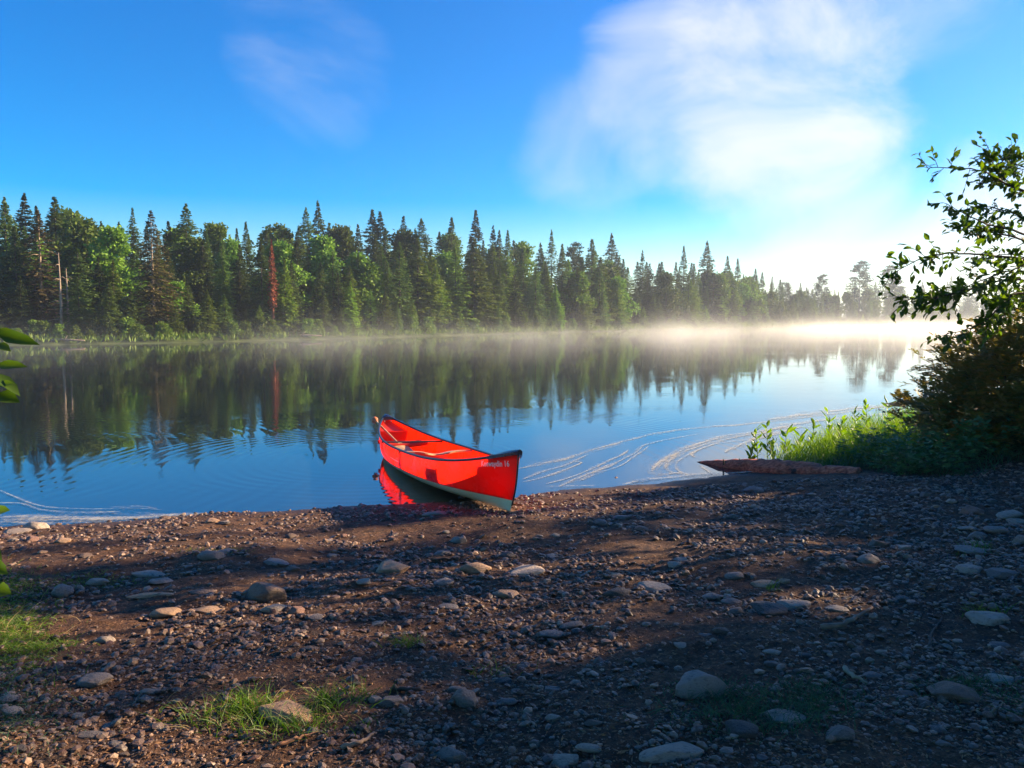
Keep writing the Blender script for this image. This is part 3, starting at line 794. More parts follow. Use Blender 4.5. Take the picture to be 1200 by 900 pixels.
big = [
 (313, 699, 54, 28, 'brown', 'dark brown domed boulder with a cleft, beside a row of tan slabs', .4, 'boulder'),
 (818, 810, 60, 42, 'grey', 'rough grey pyramid-shaped boulder in front of the dark grass tuft', .5, 'boulder'),
 (558, 668, 38, 17, 'tan', 'angular tan rock left of the pale flat rock in the sunny streak', .4, 'stone'),
 (617, 670, 46, 15, 'pale', 'pale flat-topped rock in the sunny streak below the canoe bow', .4, 'stone'),
 (460, 668, 44, 18, 'tan', 'long low tan-brown rock leftmost of three below the canoe', .3, 'stone'),
 (338, 838, 66, 32, 'tan', 'sunlit tan slab stone standing in the grass tuft', .5, 'stone'),
 (110, 798, 44, 17, 'grey', 'smooth grey oval stone on dark soil beyond the pair of pale flat stones', .1, 'stone'),
 (73, 697, 28, 17, 'grey', 'round grey stone at the edge of the sunlit grass patch', .1, 'stone'),
 (194, 719, 30, 13, 'tan', 'small golden tan stone in a sunlit streak of dirt', .25, 'stone'),
 (247, 716, 46, 11, 'tan', 'flat tan slab beside the small golden stone', .3, 'stone'),
 (175, 698, 52, 9, 'tan', 'long thin tan slab behind the golden tan stone', .4, 'stone'),
 (238, 694, 40, 8, 'brown', 'thin brown slab left of the domed boulder', .4, 'stone'),
 (322, 714, 30, 13, 'pale', 'pale ridged stone leaning at the foot of the domed boulder', .4, 'stone'),
 (347, 718, 20, 13, 'reddish', 'pinkish stone at the right foot of the domed boulder', .2, 'stone'),
 (369, 724, 24, 9, 'grey', 'flat grey stone last of the row by the domed boulder', .2, 'stone'),
 (322, 659, 36, 9, 'grey', 'flat blue-grey stone between two sunny streaks', .3, 'stone'),
 (248, 655, 28, 14, 'grey', 'rounded grey stone in the cluster behind the mossy slab', .2, 'stone'),
 (265, 647, 30, 9, 'grey', 'mossy grey slab at the top of the stone cluster', .3, 'stone'),
 (177, 673, 46, 8, 'pale', 'pale slab at the lower left of the stone cluster', .4, 'stone'),
 (190, 681, 32, 11, 'grey', 'grey slab at the foot of the stone cluster', .3, 'stone'),
 (42, 619, 26, 13, 'pale', 'pale rounded stone on the sunlit shore by the foam', .1, 'stone'),
 (18, 624, 36, 8, 'pale', 'long pale flat stone left of the rounded one at the shore', .2, 'stone'),
 (73, 635, 22, 9, 'tan', 'tan stone in the sun near the left shore', .2, 'stone'),
 (49, 648, 14, 6, 'tan', 'small tan stone half in shadow near the left shore', .2, 'stone'),
 (113, 683, 28, 11, 'pale', 'mossy pale stone in the low green tuft', .1, 'stone'),
 (249, 611, 18, 6, 'tan', 'small sunlit tan slab at the end of the foam line', .3, 'stone'),
 (766, 689, 44, 12, 'pale', 'pale grey flat rock left-leaning against a dark stone', .25, 'stone'),
 (724, 696, 34, 15, 'dark', 'dark wedge stone touching the pale grey flat rock', .4, 'stone'),
 (722, 676, 20, 9, 'tan', 'small tan stone behind the dark wedge stone', .3, 'stone'),
 (644, 742, 36, 12, 'grey', 'flat grey stone in the shaded middle of the beach', .3, 'stone'),
 (670, 733, 26, 9, 'grey', 'grey chip stone just behind the flat shaded one', .3, 'stone'),
 (594, 697, 26, 11, 'tan', 'small tan rock at the tip of the sunny streak', .3, 'stone'),
 (520, 683, 26, 10, 'grey', 'greyish rock in front of the long tan-brown rock', .3, 'stone'),
 (524, 711, 34, 8, 'grey', 'flat grey slab in the shaded dirt below the streak', .3, 'stone'),
 (442, 731, 20, 7, 'pale', 'small bright bluish white stone alone on dark dirt', .3, 'stone'),
 (544, 822, 34, 23, 'grey', 'rounded grey rock with pebbles around it in the dark foreground', .3, 'stone'),
 (592, 823, 28, 9, 'grey', 'low grey stone right of the rounded foreground rock', .2, 'stone'),
 (458, 823, 32, 14, 'grey', 'dull grey stone near the thin grass stems', .3, 'stone'),
 (588, 799, 24, 10, 'dark', 'dark stone with a grass sprig beside it', .3, 'stone'),
 (646, 809, 26, 9, 'grey', 'plain grey oval stone behind the grassy foreground', .2, 'stone'),
 (786, 885, 68, 26, 'pale', 'large pale grey stone at the bottom edge of the beach', .35, 'boulder'),
 (662, 894, 36, 18, 'pale', 'rounded pale stone cut by the bottom edge', .2, 'stone'),
 (530, 888, 34, 20, 'grey', 'grey stone with a chipped top near the bottom edge', .4, 'stone'),
 (692, 878, 28, 11, 'pale', 'flat pale stone left of the largest bottom stone', .2, 'stone'),
 (918, 842, 56, 20, 'pale', 'pale stone lying in the dark grass', .2, 'stone'),
 (870, 857, 38, 20, 'dark', 'dark stone sunk in the dark grass', .2, 'stone'),
 (988, 862, 32, 20, 'grey', 'streaked grey wedge stone right of the dark grass', .5, 'stone'),
 (903, 716, 44, 18, 'dark', 'blackish domed stone in front of a pale grey one', .15, 'stone'),
 (932, 709, 42, 14, 'pale', 'pale grey rounded stone behind the blackish one', .15, 'stone'),
 (982, 714, 30, 8, 'pale', 'flat whitish stone right of the blackish stone pair', .3, 'stone'),
 (863, 719, 18, 12, 'grey', 'small knobby stone left of the blackish one', .3, 'stone'),
 (895, 685, 34, 10, 'tan', 'sunlit tan stone with a glowing edge in the shade', .25, 'stone'),
 (920, 682, 14, 7, 'tan', 'little sunlit stone touching the glowing one', .2, 'stone'),
 (861, 676, 22, 10, 'grey', 'grey oval stone up and left of the glowing stone', .15, 'stone'),
 (833, 700, 24, 10, 'grey', 'grey stone behind a flatter neighbour in shade', .2, 'stone'),
 (857, 705, 26, 8, 'grey', 'flat grey neighbour right of the shaded stone', .2, 'stone'),
 (1017, 658, 30, 15, 'grey', 'domed grey stone next to a brown slab on the right beach', .15, 'stone'),
 (1030, 640, 26, 13, 'brown', 'brown tilted stone behind the domed grey one', .3, 'stone'),
 (1059, 642, 20, 7, 'pale', 'small whitish stone right of the brown tilted one', .2, 'stone'),
 (1136, 669, 32, 14, 'pale', 'pale rounded stone with yellow grass beside it', .15, 'stone'),
 (1176, 673, 38, 14, 'grey', 'grey stone right of the yellow grass sprig', .15, 'stone'),
 (1160, 727, 48, 22, 'pale', 'big pale stone with grass at its foot on the right', .15, 'boulder'),
 (1122, 814, 56, 26, 'brown', 'wide brown sunken boulder at lower right', .15, 'boulder'),
 (1172, 797, 32, 12, 'pale', 'pale flat stone right of the brown sunken boulder', .2, 'stone'),
 (1139, 602, 30, 17, 'reddish', 'reddish round stone among the cobbles at the right bank', .1, 'stone'),
 (1183, 604, 30, 11, 'pale', 'pale grey cobble beside the reddish round stone', .1, 'stone'),
 (1146, 628, 24, 12, 'grey', 'grey cobble below the reddish round stone', .1, 'stone'),
 (1168, 622, 28, 11, 'grey', 'greenish grey cobble in the middle of the bank cobbles', .1, 'stone'),
 (1133, 619, 22, 6, 'pale', 'whitish sliver stone in the bank cobbles', .2, 'stone'),
 (1138, 645, 36, 10, 'grey', 'broad flat cobble at the lower edge of the bank cobbles', .15, 'stone'),
 (1194, 613, 26, 10, 'pale', 'pale cobble at the right border by the bank', .1, 'stone'),
 (1196, 636, 20, 14, 'grey', 'tall grey cobble at the right border', .2, 'stone'),
 (1115, 589, 14, 7, 'pale', 'bright small pebble under the bank grass', .1, 'stone'),
 (884, 575, 26, 9, 'grey', 'grey hump stone in front of the driftwood log', .15, 'stone'),
 (990, 601, 16, 9, 'grey', 'round grey stone right of the beach centre near the log', .2, 'stone'),
 (509, 603, 26, 8, 'grey', 'smooth grey stone in the shadow under the canoe', .1, 'stone'),
 (723, 565, 12, 10, 'reddish', 'reddish brick-like stone standing at the water edge', .5, 'stone'),
 (703, 613, 18, 8, 'grey', 'grey stone on open beach right of the canoe bow', .15, 'stone'),
 (728, 607, 26, 8, 'grey', 'flat grey stone farther right of the canoe bow', .15, 'stone'),
 (651, 628, 14, 6, 'pale', 'light chip stone below the canoe bow', .2, 'stone'),
 (648, 652, 20, 6, 'pale', 'flat light stone above the pale flat-topped rock', .2, 'stone'),
 (594, 652, 22, 9, 'dark', 'dark round stone above the angular tan rock', .2, 'stone'),
 (791, 662, 18, 7, 'pale', 'pale small stone on shaded dirt above the flat rock', .2, 'stone'),
 (800, 657, 26, 7, 'grey', 'grey slab stone above the pale small one', .2, 'stone'),
 (105, 863, 38, 11, 'grey', 'flat grey stone in the dark soil at lower left', .2, 'stone'),
 (135, 873, 28, 9, 'grey', 'small grey stone right of the flat one at lower left', .2, 'stone'),
 (176, 811, 28, 8, 'grey', 'dull grey stone in the bare dark soil', .2, 'stone'),
 (10, 820, 30, 11, 'pale', 'upper one of two pale flat stones in the left grass', .2, 'stone'),
 (14, 834, 30, 12, 'pale', 'lower one of two pale flat stones in the left grass', .3, 'stone'),
 (1057, 702, 18, 8, 'grey', 'bluish grey stone on the open right beach', .2, 'stone'),
 (1062, 814, 20, 9, 'reddish', 'reddish oval pebble left of the brown sunken boulder', .1, 'stone'),
 (1022, 792, 22, 9, 'grey', 'grey pebble just beyond the pale stick', .1, 'stone'),
 (1172, 756, 20, 8, 'grey', 'round blue-grey stone on the lower right gravel', .1, 'stone'),
 (1097, 856, 22, 10, 'grey', 'grey stone in front of the brown sunken boulder', .2, 'stone'),
 (1158, 839, 16, 9, 'reddish', 'purple-brown pebble in front of the pale flat stone', .1, 'stone'),
]
for (px, py, w_, h_, tone, lab, ang, nm) in big:
    put_stone(px, py, w_, h_, tone, lab, ang=ang, name=nm)

# medium stones: individually placed by a random draw, labelled from the closest described stone
LM = [(p[0], p[1], b[5]) for p, b in zip(placed, big)]
tones = list(SM)
cnt = 0; tries = 0
far_names = {}
while cnt < 130 and tries < 6000:
    tries += 1
    px = random.uniform(-10, 1210); py = 575 + 320 * random.random() ** 1.25
    dens = vnoise(px / 110, py / 60, 77)
    if px > 650: dens += .12
    if dens < .5 and random.random() > .25: continue
    p = at_z(px, py, .2)
    if near_s(p[0], p[1]) < .15: continue
    wpx = random.uniform(8, 12) + 12 * random.random() ** 3 * (.75 + (py - 575) / 500)
    r_ = wpx / 2 / F * p[1]
    if any(math.hypot(p[0] - q[0], p[1] - q[1]) < (r_ + q[2]) * 1.1 for q in placed): continue
    if 590 < py < 612 and 440 < px < 620: continue
    tone = random.choices(tones, [5, 3, 3, 1.2, 2, 2])[0]
    hh = wpx * random.uniform(.32, .6)
    o = put_stone(px, py, wpx, hh, tone, None, ang=random.choice([.2, .35, .5]))
    j = min(range(len(LM)), key=lambda i: math.hypot(LM[i][0] - p[0], LM[i][1] - p[1]))
    dx, dy = p[0] - LM[j][0], p[1] - LM[j][1]; dd = math.hypot(dx, dy)
    where = ('towards the water from' if dy > abs(dx) else 'towards the viewer from' if -dy > abs(dx) else 'to the right of' if dx > 0 else 'to the left of')
    ref = ' '.join(LM[j][2].split()[:6])
    for tail in ('in', 'with', 'at', 'on', 'and', 'of', 'the', 'a', 'beside', 'by', 'lying', 'left', 'right', 'below', 'behind', 'one', 'near'):
        while ref.endswith(' ' + tail): ref = ref[:-len(tail) - 1]
    shape = 'flat' if hh / wpx < .42 else 'rounded'
    lab = f"small {tone} {shape} stone {where} the {ref}"
    o['label'] = lab; o['category'] = 'stone'; o['group'] = 'small stones scattered over the gravel beach'
    cnt += 1

# gravel: uncountable pebbles, one object
def gravel():
    n = 60000
    px = rng.uniform(-60, 1260, n); py = 556 + (rng.random(n) ** 1.15) * 400
    P = np.array([at_z(a, b, .2) for a, b in zip(px, py)])
    s = near_s(P[:, 0], P[:, 1])
    dn = fbm(P[:, 0] * 1.3, P[:, 1] * 1.3, 3, 41)
    keep = (s > -.05) & (rng.random(n) < np.clip((dn - .30) * 3.2 + np.clip(P[:, 0] * .12, -.2, .4), .12, 1)) & (P[:, 0] < 5.5)
    P = P[keep]; n = len(P)
    P[:, 2] = ground_z(P[:, 0], P[:, 1])
    pix = rng.lognormal(math.log(1.9), .62, n)
    r = np.clip(pix / F * P[:, 1], .003, .028)
    parts = []
    V0, T0 = ICO1
    out = []; 
    sc = np.stack([r, r * rng.uniform(.6, 1, n), r * rng.uniform(.3, .65, n)], 1)
    jit = 1 + rng.normal(size=(n, len(V0), 1)) * .10
    V = V0[None] * jit * sc[:, None, :]
    a = rng.uniform(0, math.pi, n); ca, sa = np.cos(a)[:, None], np.sin(a)[:, None]
    X = V[..., 0] * ca - V[..., 1] * sa; Y = V[..., 0] * sa + V[..., 1] * ca
    tl = rng.normal(size=(n, 2)) * .2
    Z = V[..., 2] + X * tl[:, :1] + Y * tl[:, 1:]
    V = np.stack([X, Y, Z], -1) + P[:, None, :] + np.array([0, 0, 1])[None, None] * (sc[:, 2] * .25)[:, None, None]
    T = (T0[None] + (np.arange(n) * len(V0))[:, None, None]).reshape(-1, 3)
    tag(link('gravel', np_mesh('gravel', V.reshape(-1, 3), T, M['gravel'], False)), 'fine mixed grey and brown gravel covering the dark beach', 'gravel', kind='stuff')
    # debris: dry needles, chips and twig bits
    n = 16000
    px = rng.uniform(-60, 1260, n); py = 560 + (rng.random(n) ** 1.1) * 400
    P = np.array([at_z(a_, b_, .2) for a_, b_ in zip(px, py)]); s = near_s(P[:, 0], P[:, 1]); P = P[s > .02]; n = len(P)
    P[:, 2] = ground_z(P[:, 0], P[:, 1]) + .004
    a = rng.uniform(0, 6.28, n); L = rng.uniform(.008, .034, n)
    D = np.stack([np.cos(a), np.sin(a), rng.normal(size=n) * .2], 1)
    V, Q, _ = leaves(P, D, L, rng.uniform(.001, .0045, n), nrm=np.array([[0, 0, 1.]]) + rng.normal(size=(n, 3)) * .5, shape='rhomb')
    m = simple_mat('litter', (.09, .04, .02), (.38, .20, .09), 5, .8, island=True)
    tag(link('leaf_litter', np_mesh('leaf_litter', V, Q, m)), 'dry brown needles, bark chips and leaf bits strewn on the beach', 'litter', kind='stuff')
gravel()

# sticks
def stick(pxs, r0, lab, mat, name='stick'):
    pts = []
    for q, (a, b) in enumerate(pxs):
        z = .2
        for _ in range(5): p = at_z(a, b, z); z = gz(p[0], p[1]) + r0 * .8 + (.01 if 0 < q < len(pxs) - 1 else 0)
        pts.append((p[0], p[1], z))
    P = smooth_line(pts, 14)
    P += rng.normal(size=P.shape) * r0 * .25
    mb = MB(); mb.tube([tuple(p) for p in P], list(np.linspace(r0, r0 * .4, 14)), 7)
    o = link(name, mb.mesh(name, mat, True)); tag(o, lab, 'stick', 'sticks lying on the beach'); return o
drift = simple_mat('driftwood', (.16, .10, .07), (.30, .20, .14), 12, .8, .003)
stick([(962, 735), (990, 731), (1005, 722), (1022, 712)], .016, 'curved brown branch right of the blackish stone pair', drift)
stick([(990, 783), (1000, 792), (1016, 801)], .012, 'short pale stick left of centre in the right foreground', simple_mat('pale_stick', (.30, .2, .12), (.4, .3, .2), 20, .8))
stick([(1089, 758), (1092, 742), (1104, 724)], .008, 'thin dark upright-lying twig between gravel and the big pale stone', M['twig'])
stick([(322, 875), (345, 866), (372, 858)], .009, 'reddish straight stick in front of the slab in the grass tuft', simple_mat('red_stick', (.28, .12, .06), (.4, .2, .1), 20, .8))
stick([(402, 877), (424, 868), (440, 858)], .010, 'second weathered stick right of the reddish one', drift)
stick([(890, 621), (905, 620), (926, 624)], .008, 'thin straight twig on the upper right beach', M['twig'])
stick([(505, 657), (520, 656), (537, 654)], .012, 'dark bark stick above the angular tan rock', M['twig'])
stick([(86, 820), (97, 824), (108, 814)], .004, 'tiny forked twig on the dark soil at left', drift)
stick([(1158, 837), (1168, 830), (1176, 824)], .006, 'slim pale twig behind the purple-brown pebble', drift)
stick([(460, 807), (485, 808), (505, 810)], .012, 'dark half-buried stick above the dull grey stone', M['twig'])

# driftwood log
def log():
    m, nt = new_mat('broken_wood'); n = N(nt)
    tc = n.add('ShaderNodeTexCoord').outputs['Object']
    mp = n.add('ShaderNodeMapping'); n.link(tc, mp.inputs[0]); mp.inputs['Scale'].default_value = (2, 14, 14)
    f = n.noise(mp.outputs[0], 2.5, 6, .65); f2 = n.noise(tc, 6, 4)
    c = n.mix(n.maprange(f, .35, .65), (.26, .05, .022), (.66, .20, .10)); c = n.mix(n.maprange(f2, .55, .68), c, (.035, .02, .016))
    p = n.add('ShaderNodeBsdfPrincipled'); n.link(c, p.inputs['Base Color']); p.inputs['Roughness'].default_value = .75
    b = n.add('ShaderNodeBump'); b.inputs['Distance'].default_value = .02; n.link(f, b.inputs['Height']); n.link(b.outputs[0], p.inputs['Normal'])
    o = n.add('ShaderNodeOutputMaterial'); n.link(p.outputs[0], o.inputs[0])
    root = empty('driftwood_log', tuple(at_z(900, 552, .0)), 0, 'broken reddish driftwood log pointing into the water beside the reeds', 'log')
    A = Vector(at_z(816, 541, .0)); B = Vector(at_z(1008, 557, .12)); ax = (B - A); L = ax.length; ax.normalize()
    sd = ax.cross(Vector((0, 0, 1))).normalized(); up = sd.cross(ax)
    ns, k = 60, 16; V = []
    for i in range(ns):
        t = i / (ns - 1)
        r = .012 + .105 * min(1, t / .35) ** .8
        if t > .77: r *= .80 if t > .775 else .92
        for j in range(k):
            a = 2 * math.pi * j / k
            rr = r * (1 + .35 * (vnoise(t * 9, j * .9, 4) - .5) + .25 * (vnoise(t * 30, j * 2.0, 8) - .5))
            flat = max(math.sin(a), -.9)
            v = A + ax * (t * L) + sd * (math.cos(a) * rr * 1.15) + up * (flat * rr * .95 - .015)
            V.append(tuple(v - Vector(root.location)))
    Q = [(i * k + j, i * k + (j + 1) % k, (i + 1) * k + (j + 1) % k, (i + 1) * k + j) for i in range(ns - 1) for j in range(k)]
    V.append(tuple(B - Vector(root.location))); T = [((ns - 1) * k + j, (ns - 1) * k + (j + 1) % k, ns * k) for j in range(k)]
    mb = MB(); mb.add(V, Q, T); link('trunk', mb.mesh('log_trunk', m, True), root)
    for (px, py, hh) in ((848, 540, .03), (867, 541, .05)):
        q = Vector(at_z(px, py, .09)) - Vector(root.location); mb = MB()
        mb.tube([tuple(q - Vector((0, 0, .05))), tuple(q + Vector((.0, 0, hh * .3))), tuple(q + Vector((-.01, 0, hh * .9)))], [.012, .010, .003], 6)
        link('branch_stub', mb.mesh('branch_stub', M['bark'], True), root)
log()

# ------------------------------------------------------------------ grass and near plants
def blades(P, h, wd, mat, name, label, lean=.35, droop=.35, cat='grass', kind='stuff', parent=None):
    n = len(P); a = rng.uniform(0, 6.28, n); ln = np.abs(rng.normal(size=n)) * lean
    D = np.stack([np.cos(a) * ln, np.sin(a) * ln, np.ones(n)], 1); D = norm(D)
    side = norm(np.cross(D, rng.normal(size=(n, 3)))); h = np.asarray(h).reshape(-1, 1); wd = np.asarray(wd).reshape(-1, 1)
    out = np.stack([np.cos(a), np.sin(a), np.zeros(n)], 1)
    ks = [0, .35, .7, 1.0]; wsf = [1, .85, .55, .04]; V = []
    for t, f in zip(ks, wsf):
        c = P + D * h * t + (out * droop - np.array([0, 0, droop * .5])) * h * t * t
        V += [c - side * wd * f * .5, c + side * wd * f * .5]
    V = np.stack(V, 1).reshape(-1, 3); b = np.arange(n)[:, None] * 8
    Q = np.vstack([b + np.array([0, 1, 3, 2]), b + np.array([2, 3, 5, 4]), b + np.array([4, 5, 7, 6])])
    o = link(name, np_mesh(name, V, Q, mat), parent)
    if parent is None: tag(o, label, cat, kind=kind)
    return o

def scatter_px(cx, cy, sx, sy, n, z=.2):
    px = cx + rng.normal(size=n) * sx; py = cy + rng.normal(size=n) * sy
    P = np.array([at_z(a, max(b, 420), z) for a, b in zip(px, py)])
    P[:, 2] = ground_z(P[:, 0], P[:, 1]) - .005
    return P

# left sunlit grass + low moss
P = np.vstack([scatter_px(8, 740, 26, 26, 2300), scatter_px(-30, 770, 40, 30, 1500), scatter_px(35, 768, 25, 8, 600), scatter_px(5, 690, 28, 12, 600)])
blades(P, rng.uniform(.02, .065, len(P)), rng.uniform(.002, .005, len(P)), M['grass_blade'], 'grass', 'bright sunlit grass patch at the left edge of the beach', .7, .6)
P = np.vstack([scatter_px(0, 860, 45, 30, 1500), scatter_px(-30, 810, 30, 20, 600)])
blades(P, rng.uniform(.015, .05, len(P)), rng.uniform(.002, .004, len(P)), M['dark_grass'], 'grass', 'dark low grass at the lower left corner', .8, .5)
P = np.vstack([scatter_px(115, 680, 26, 5, 500), scatter_px(40, 683, 30, 5, 350), scatter_px(255, 648, 22, 3, 260)])
blades(P, rng.uniform(.01, .04, len(P)), rng.uniform(.002, .004, len(P)), M['grass_blade'], 'moss', 'low mossy green growth between the stones at left', .8, .5, 'moss')
# bottom tuft
P = np.vstack([scatter_px(290, 862, 20, 8, 330), scatter_px(384, 856, 11, 8, 170), scatter_px(335, 890, 40, 8, 260), scatter_px(235, 872, 16, 6, 80)])
blades(P, rng.uniform(.02, .13, len(P)) ** 1.15 * 1.3, rng.uniform(.002, .0045, len(P)), M['grass_blade'], 'grass', 'grass tuft around the sunlit tan slab at the bottom', .45, .5)
P = np.vstack([scatter_px(310, 872, 45, 12, 160), scatter_px(10, 745, 35, 25, 260)])
M['straw'] = simple_mat('straw', (.30, .20, .09), (.45, .34, .16), 5, .7, island=True, transl=.3)
blades(P, rng.uniform(.03, .12, len(P)), rng.uniform(.0015, .003, len(P)), M['straw'], 'dry_grass', 'dead straw-coloured grass blades among the green tufts', .9, .7)
P = np.vstack([scatter_px(426, 838, 5, 5, 22), scatter_px(425, 850, 16, 6, 50), scatter_px(478, 768, 12, 3, 120), scatter_px(588, 800, 18, 5, 30), scatter_px(1145, 660, 12, 4, 90), scatter_px(1155, 740, 12, 3, 80), scatter_px(905, 702, 4, 2, 40)])
blades(P, rng.uniform(.02, .10, len(P)), rng.uniform(.0015, .004, len(P)), M['grass_blade'], 'grass', 'scattered thin grass sprigs growing between beach stones', .5, .4)
P = np.vstack([scatter_px(950, 850, 32, 14, 700), scatter_px(890, 880, 50, 14, 900), scatter_px(840, 850, 28, 10, 350), scatter_px(1120, 835, 26, 8, 260), scatter_px(1180, 850, 30, 18, 200)])
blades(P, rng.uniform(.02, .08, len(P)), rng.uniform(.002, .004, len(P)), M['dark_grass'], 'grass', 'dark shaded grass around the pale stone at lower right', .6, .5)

def on_bank(n, x0, x1, y0, y1, cond=None):
    out = []
    while len(out) < n:
        x, y = random.uniform(x0, x1), random.uniform(y0, y1)
        if cond is None or cond(x, y): out.append((x, y, gz(x, y)))
    return np.array(out)

# bank vegetation on the right: grasses near the log, reeds in the shallows, herb cover, shrubs
def inpx(x, y, z=.1):
    return 600 + F * x / (y * math.cos(PITCH)), 0
def condA(x, y):   # bright grass in the sunlit shallows
    return 3.05 < x - (y - 9.6) * .75 < 5.2 and y < 12.6
P = on_bank(3600, 2.9, 7.6, 9.5, 12.6, lambda x, y: condA(x, y) and -1.0 < near_s(x, y) < .8)
P[:, 2] = np.maximum(P[:, 2], -.08)
blades(P, rng.uniform(.18, .50, len(P)), rng.uniform(.004, .010, len(P)), M['reed_leaf'], 'grass', 'bright green sedge and grass in the sunlit shallows behind the log', .30, .30)
P = on_bank(9000, 3.3, 9.5, 7.6, 10.8, lambda x, y: near_s(x, y) > -.1 and y > 8.05 + .12 * math.sin(x * 5) + (.9 if x < 4.0 else .0))
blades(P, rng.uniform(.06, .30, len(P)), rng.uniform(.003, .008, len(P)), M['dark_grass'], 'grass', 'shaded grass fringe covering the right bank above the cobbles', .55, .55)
# leafy herbs
def herbs():
    base = on_bank(620, 4.0, 9.5, 8.0, 10.6, lambda x, y: near_s(x, y) > .0 and y > 8.15 + .15 * math.sin(x * 4))
    mb = MB()
    for b in base:
        h = random.uniform(.12, .42) * (1.5 if 4.8 < b[0] < 7 and b[1] < 9 else 1); k = 16
        t = rng.uniform(.2, 1, k); a = rng.uniform(0, 6.28, k)
        P = b[None] + np.stack([rng.normal(size=k) * .02, rng.normal(size=k) * .02, t * h], 1)
        D = np.stack([np.cos(a), np.sin(a), rng.uniform(-.1, .6, k)], 1)
        mb.add(*leaves(P, D, rng.uniform(.05, .11, k), rng.uniform(.012, .026, k), nrm=np.array([[0, 0, 1.]]) + rng.normal(size=(k, 3)) * .4))
    tag(link('ground_cover', mb.mesh('ground_cover', M['herb_leaf'])), 'dense leafy green herbs at the foot of the rusty shrub', 'ground cover', kind='stuff')
herbs()

def reed_plant(px, py, top, label, lean=0.0):
    b = at_z(px, py, .03); D = b[1]; h = (py - top) / F * D
    root = empty('reed_plant', (b[0], b[1], max(gz(b[0], b[1]), -.05)), random.uniform(0, 6), label, 'plant', 'leafy water plants standing by the log')
    pts = [(lean * h * q * q, 0, h * q) for q in np.linspace(0, 1, 7)]
    mb = MB(); mb.tube(pts, list(np.linspace(.006, .003, 7)), 5); link('stem', mb.mesh('stem', M['reed_leaf'], True), root)
    k = 15; t = np.linspace(.2, 1, k) + rng.normal(size=k) * .03; a = rng.uniform(0, 6.28, k)
    P = np.stack([lean * h * t * t, t * 0, h * t], 1); Dv = np.stack([np.cos(a), np.sin(a), rng.uniform(.5, 1.6, k)], 1)
    V, Q, T = leaves(P, Dv, rng.uniform(.09, .17, k), rng.uniform(.014, .026, k))
    mb = MB(); mb.add(V, Q, T); link('leaves', mb.mesh('leaves', M['reed_leaf']), root)
for i, (px, py, top, lab) in enumerate([
        (888, 536, 497, 'leafy plant with dark bud heads at the left end of the reeds'),
        (899, 537, 492, 'tall leafy plant second from the left end of the reeds'),
        (880, 538, 518, 'short bent leafy plant right above the log tip'),
        (921, 536, 500, 'leafy plant with curled leaves between the tall plant and the sedge'),
        (936, 534, 503, 'broad-leaved plant leaning over the log'),
        (951, 530, 487, 'upright plant with a pointed top at the left of the sedge'),
        (972, 525, 478, 'tall bud-topped plant in front of the foam'),
        (984, 525, 486, 'plant with drooping leaves right of the tall bud-topped one'),
        (1014, 518, 474, 'tallest slim plant in the middle of the sedge'),
        (1003, 520, 480, 'plant with one upright leaf left of the tallest slim one'),
        (1039, 512, 478, 'slim plant with a flat top near the rusty shrub'),
        (905, 537, 512, 'low bushy water plant at the foot of the tall ones')]):
    reed_plant(px, py, top, lab, random.uniform(-.15, .15))

def frond_set(origins, dirs, Ls):
    mb = MB()
    for o, d, L in zip(origins, dirs, Ls):
        d = d / np.linalg.norm(d); s = np.cross(d, [0, 0, 1.0]); s /= max(np.linalg.norm(s), 1e-6); u = np.cross(s, d)
        k = 8; t = np.linspace(.15, 1, k)
        mid = o + d[None] * (t * L)[:, None] - u[None] * (0.25 * L * t * t)[:, None]
        ll = L * .42 * np.sin(np.clip(t * 2.6, 0, 2.9)) + .012
        for sg in (-1, 1):
            D = s[None] * sg + d[None] * .45 + rng.normal(size=(k, 3)) * .12
            mb.add(*leaves(mid, D, ll, ll * .17, nrm=u[None] + rng.normal(size=(k, 3)) * .2, shape='rhomb')[:2])
    return mb

def rusty_shrub(cx, cy, rx, ry, hgt, n, label, leaf, name='shrub'):
    z0 = gz(cx, cy); root = empty(name, (cx, cy, z0), 0, label, 'shrub')
    st = MB()
    tips = []
    for q in range(16):
        a = random.uniform(0, 6.28); rr = math.sqrt(random.random())
        e = np.array([math.cos(a) * rr * rx * .9, math.sin(a) * rr * ry * .9, hgt * random.uniform(.6, .95) * (1 - .35 * rr * rr)])
        p = [e * f + np.array([0, 0, .12 * hgt * math.sin(f * 3.1)]) for f in np.linspace(0, 1, 7)]
        st.tube([tuple(x) for x in p], list(np.linspace(.014, .003, 7)), 5); tips.append(p)
    link('stems', st.mesh('stems', M['twig'], True), root)
    # fronds over the shell and inside
    v = norm(rng.normal(size=(n, 3))); v[:, 2] = np.abs(v[:, 2]) * 1.0
    rad = rng.uniform(.45, 1.0, n) ** .6 * (1 + .28 * (noise3(v * 2, 55)))
    O = v * rad[:, None] * np.array([rx, ry, hgt * .92]) 
    O[:, 2] = np.maximum(O[:, 2], rng.uniform(.03, .4, n))
    D = v * np.array([1, 1, .5]) + rng.normal(size=(n, 3)) * .5 + np.array([0, 0, .25])
    mb = frond_set(O, D, rng.uniform(.14, .26, n)); link('foliage', mb.mesh('foliage', leaf), root)
    return root
rusty_shrub(5.95, 9.35, 1.15, .95, 1.42, 2500, 'large rusty dark shrub with fern-like leaves on the right bank', M['rust_leaf'])
rusty_shrub(7.5, 8.9, 1.2, 1.0, 1.5, 1500, 'shrub behind the rusty shrub, cut by the right border', M['rust_leaf'])

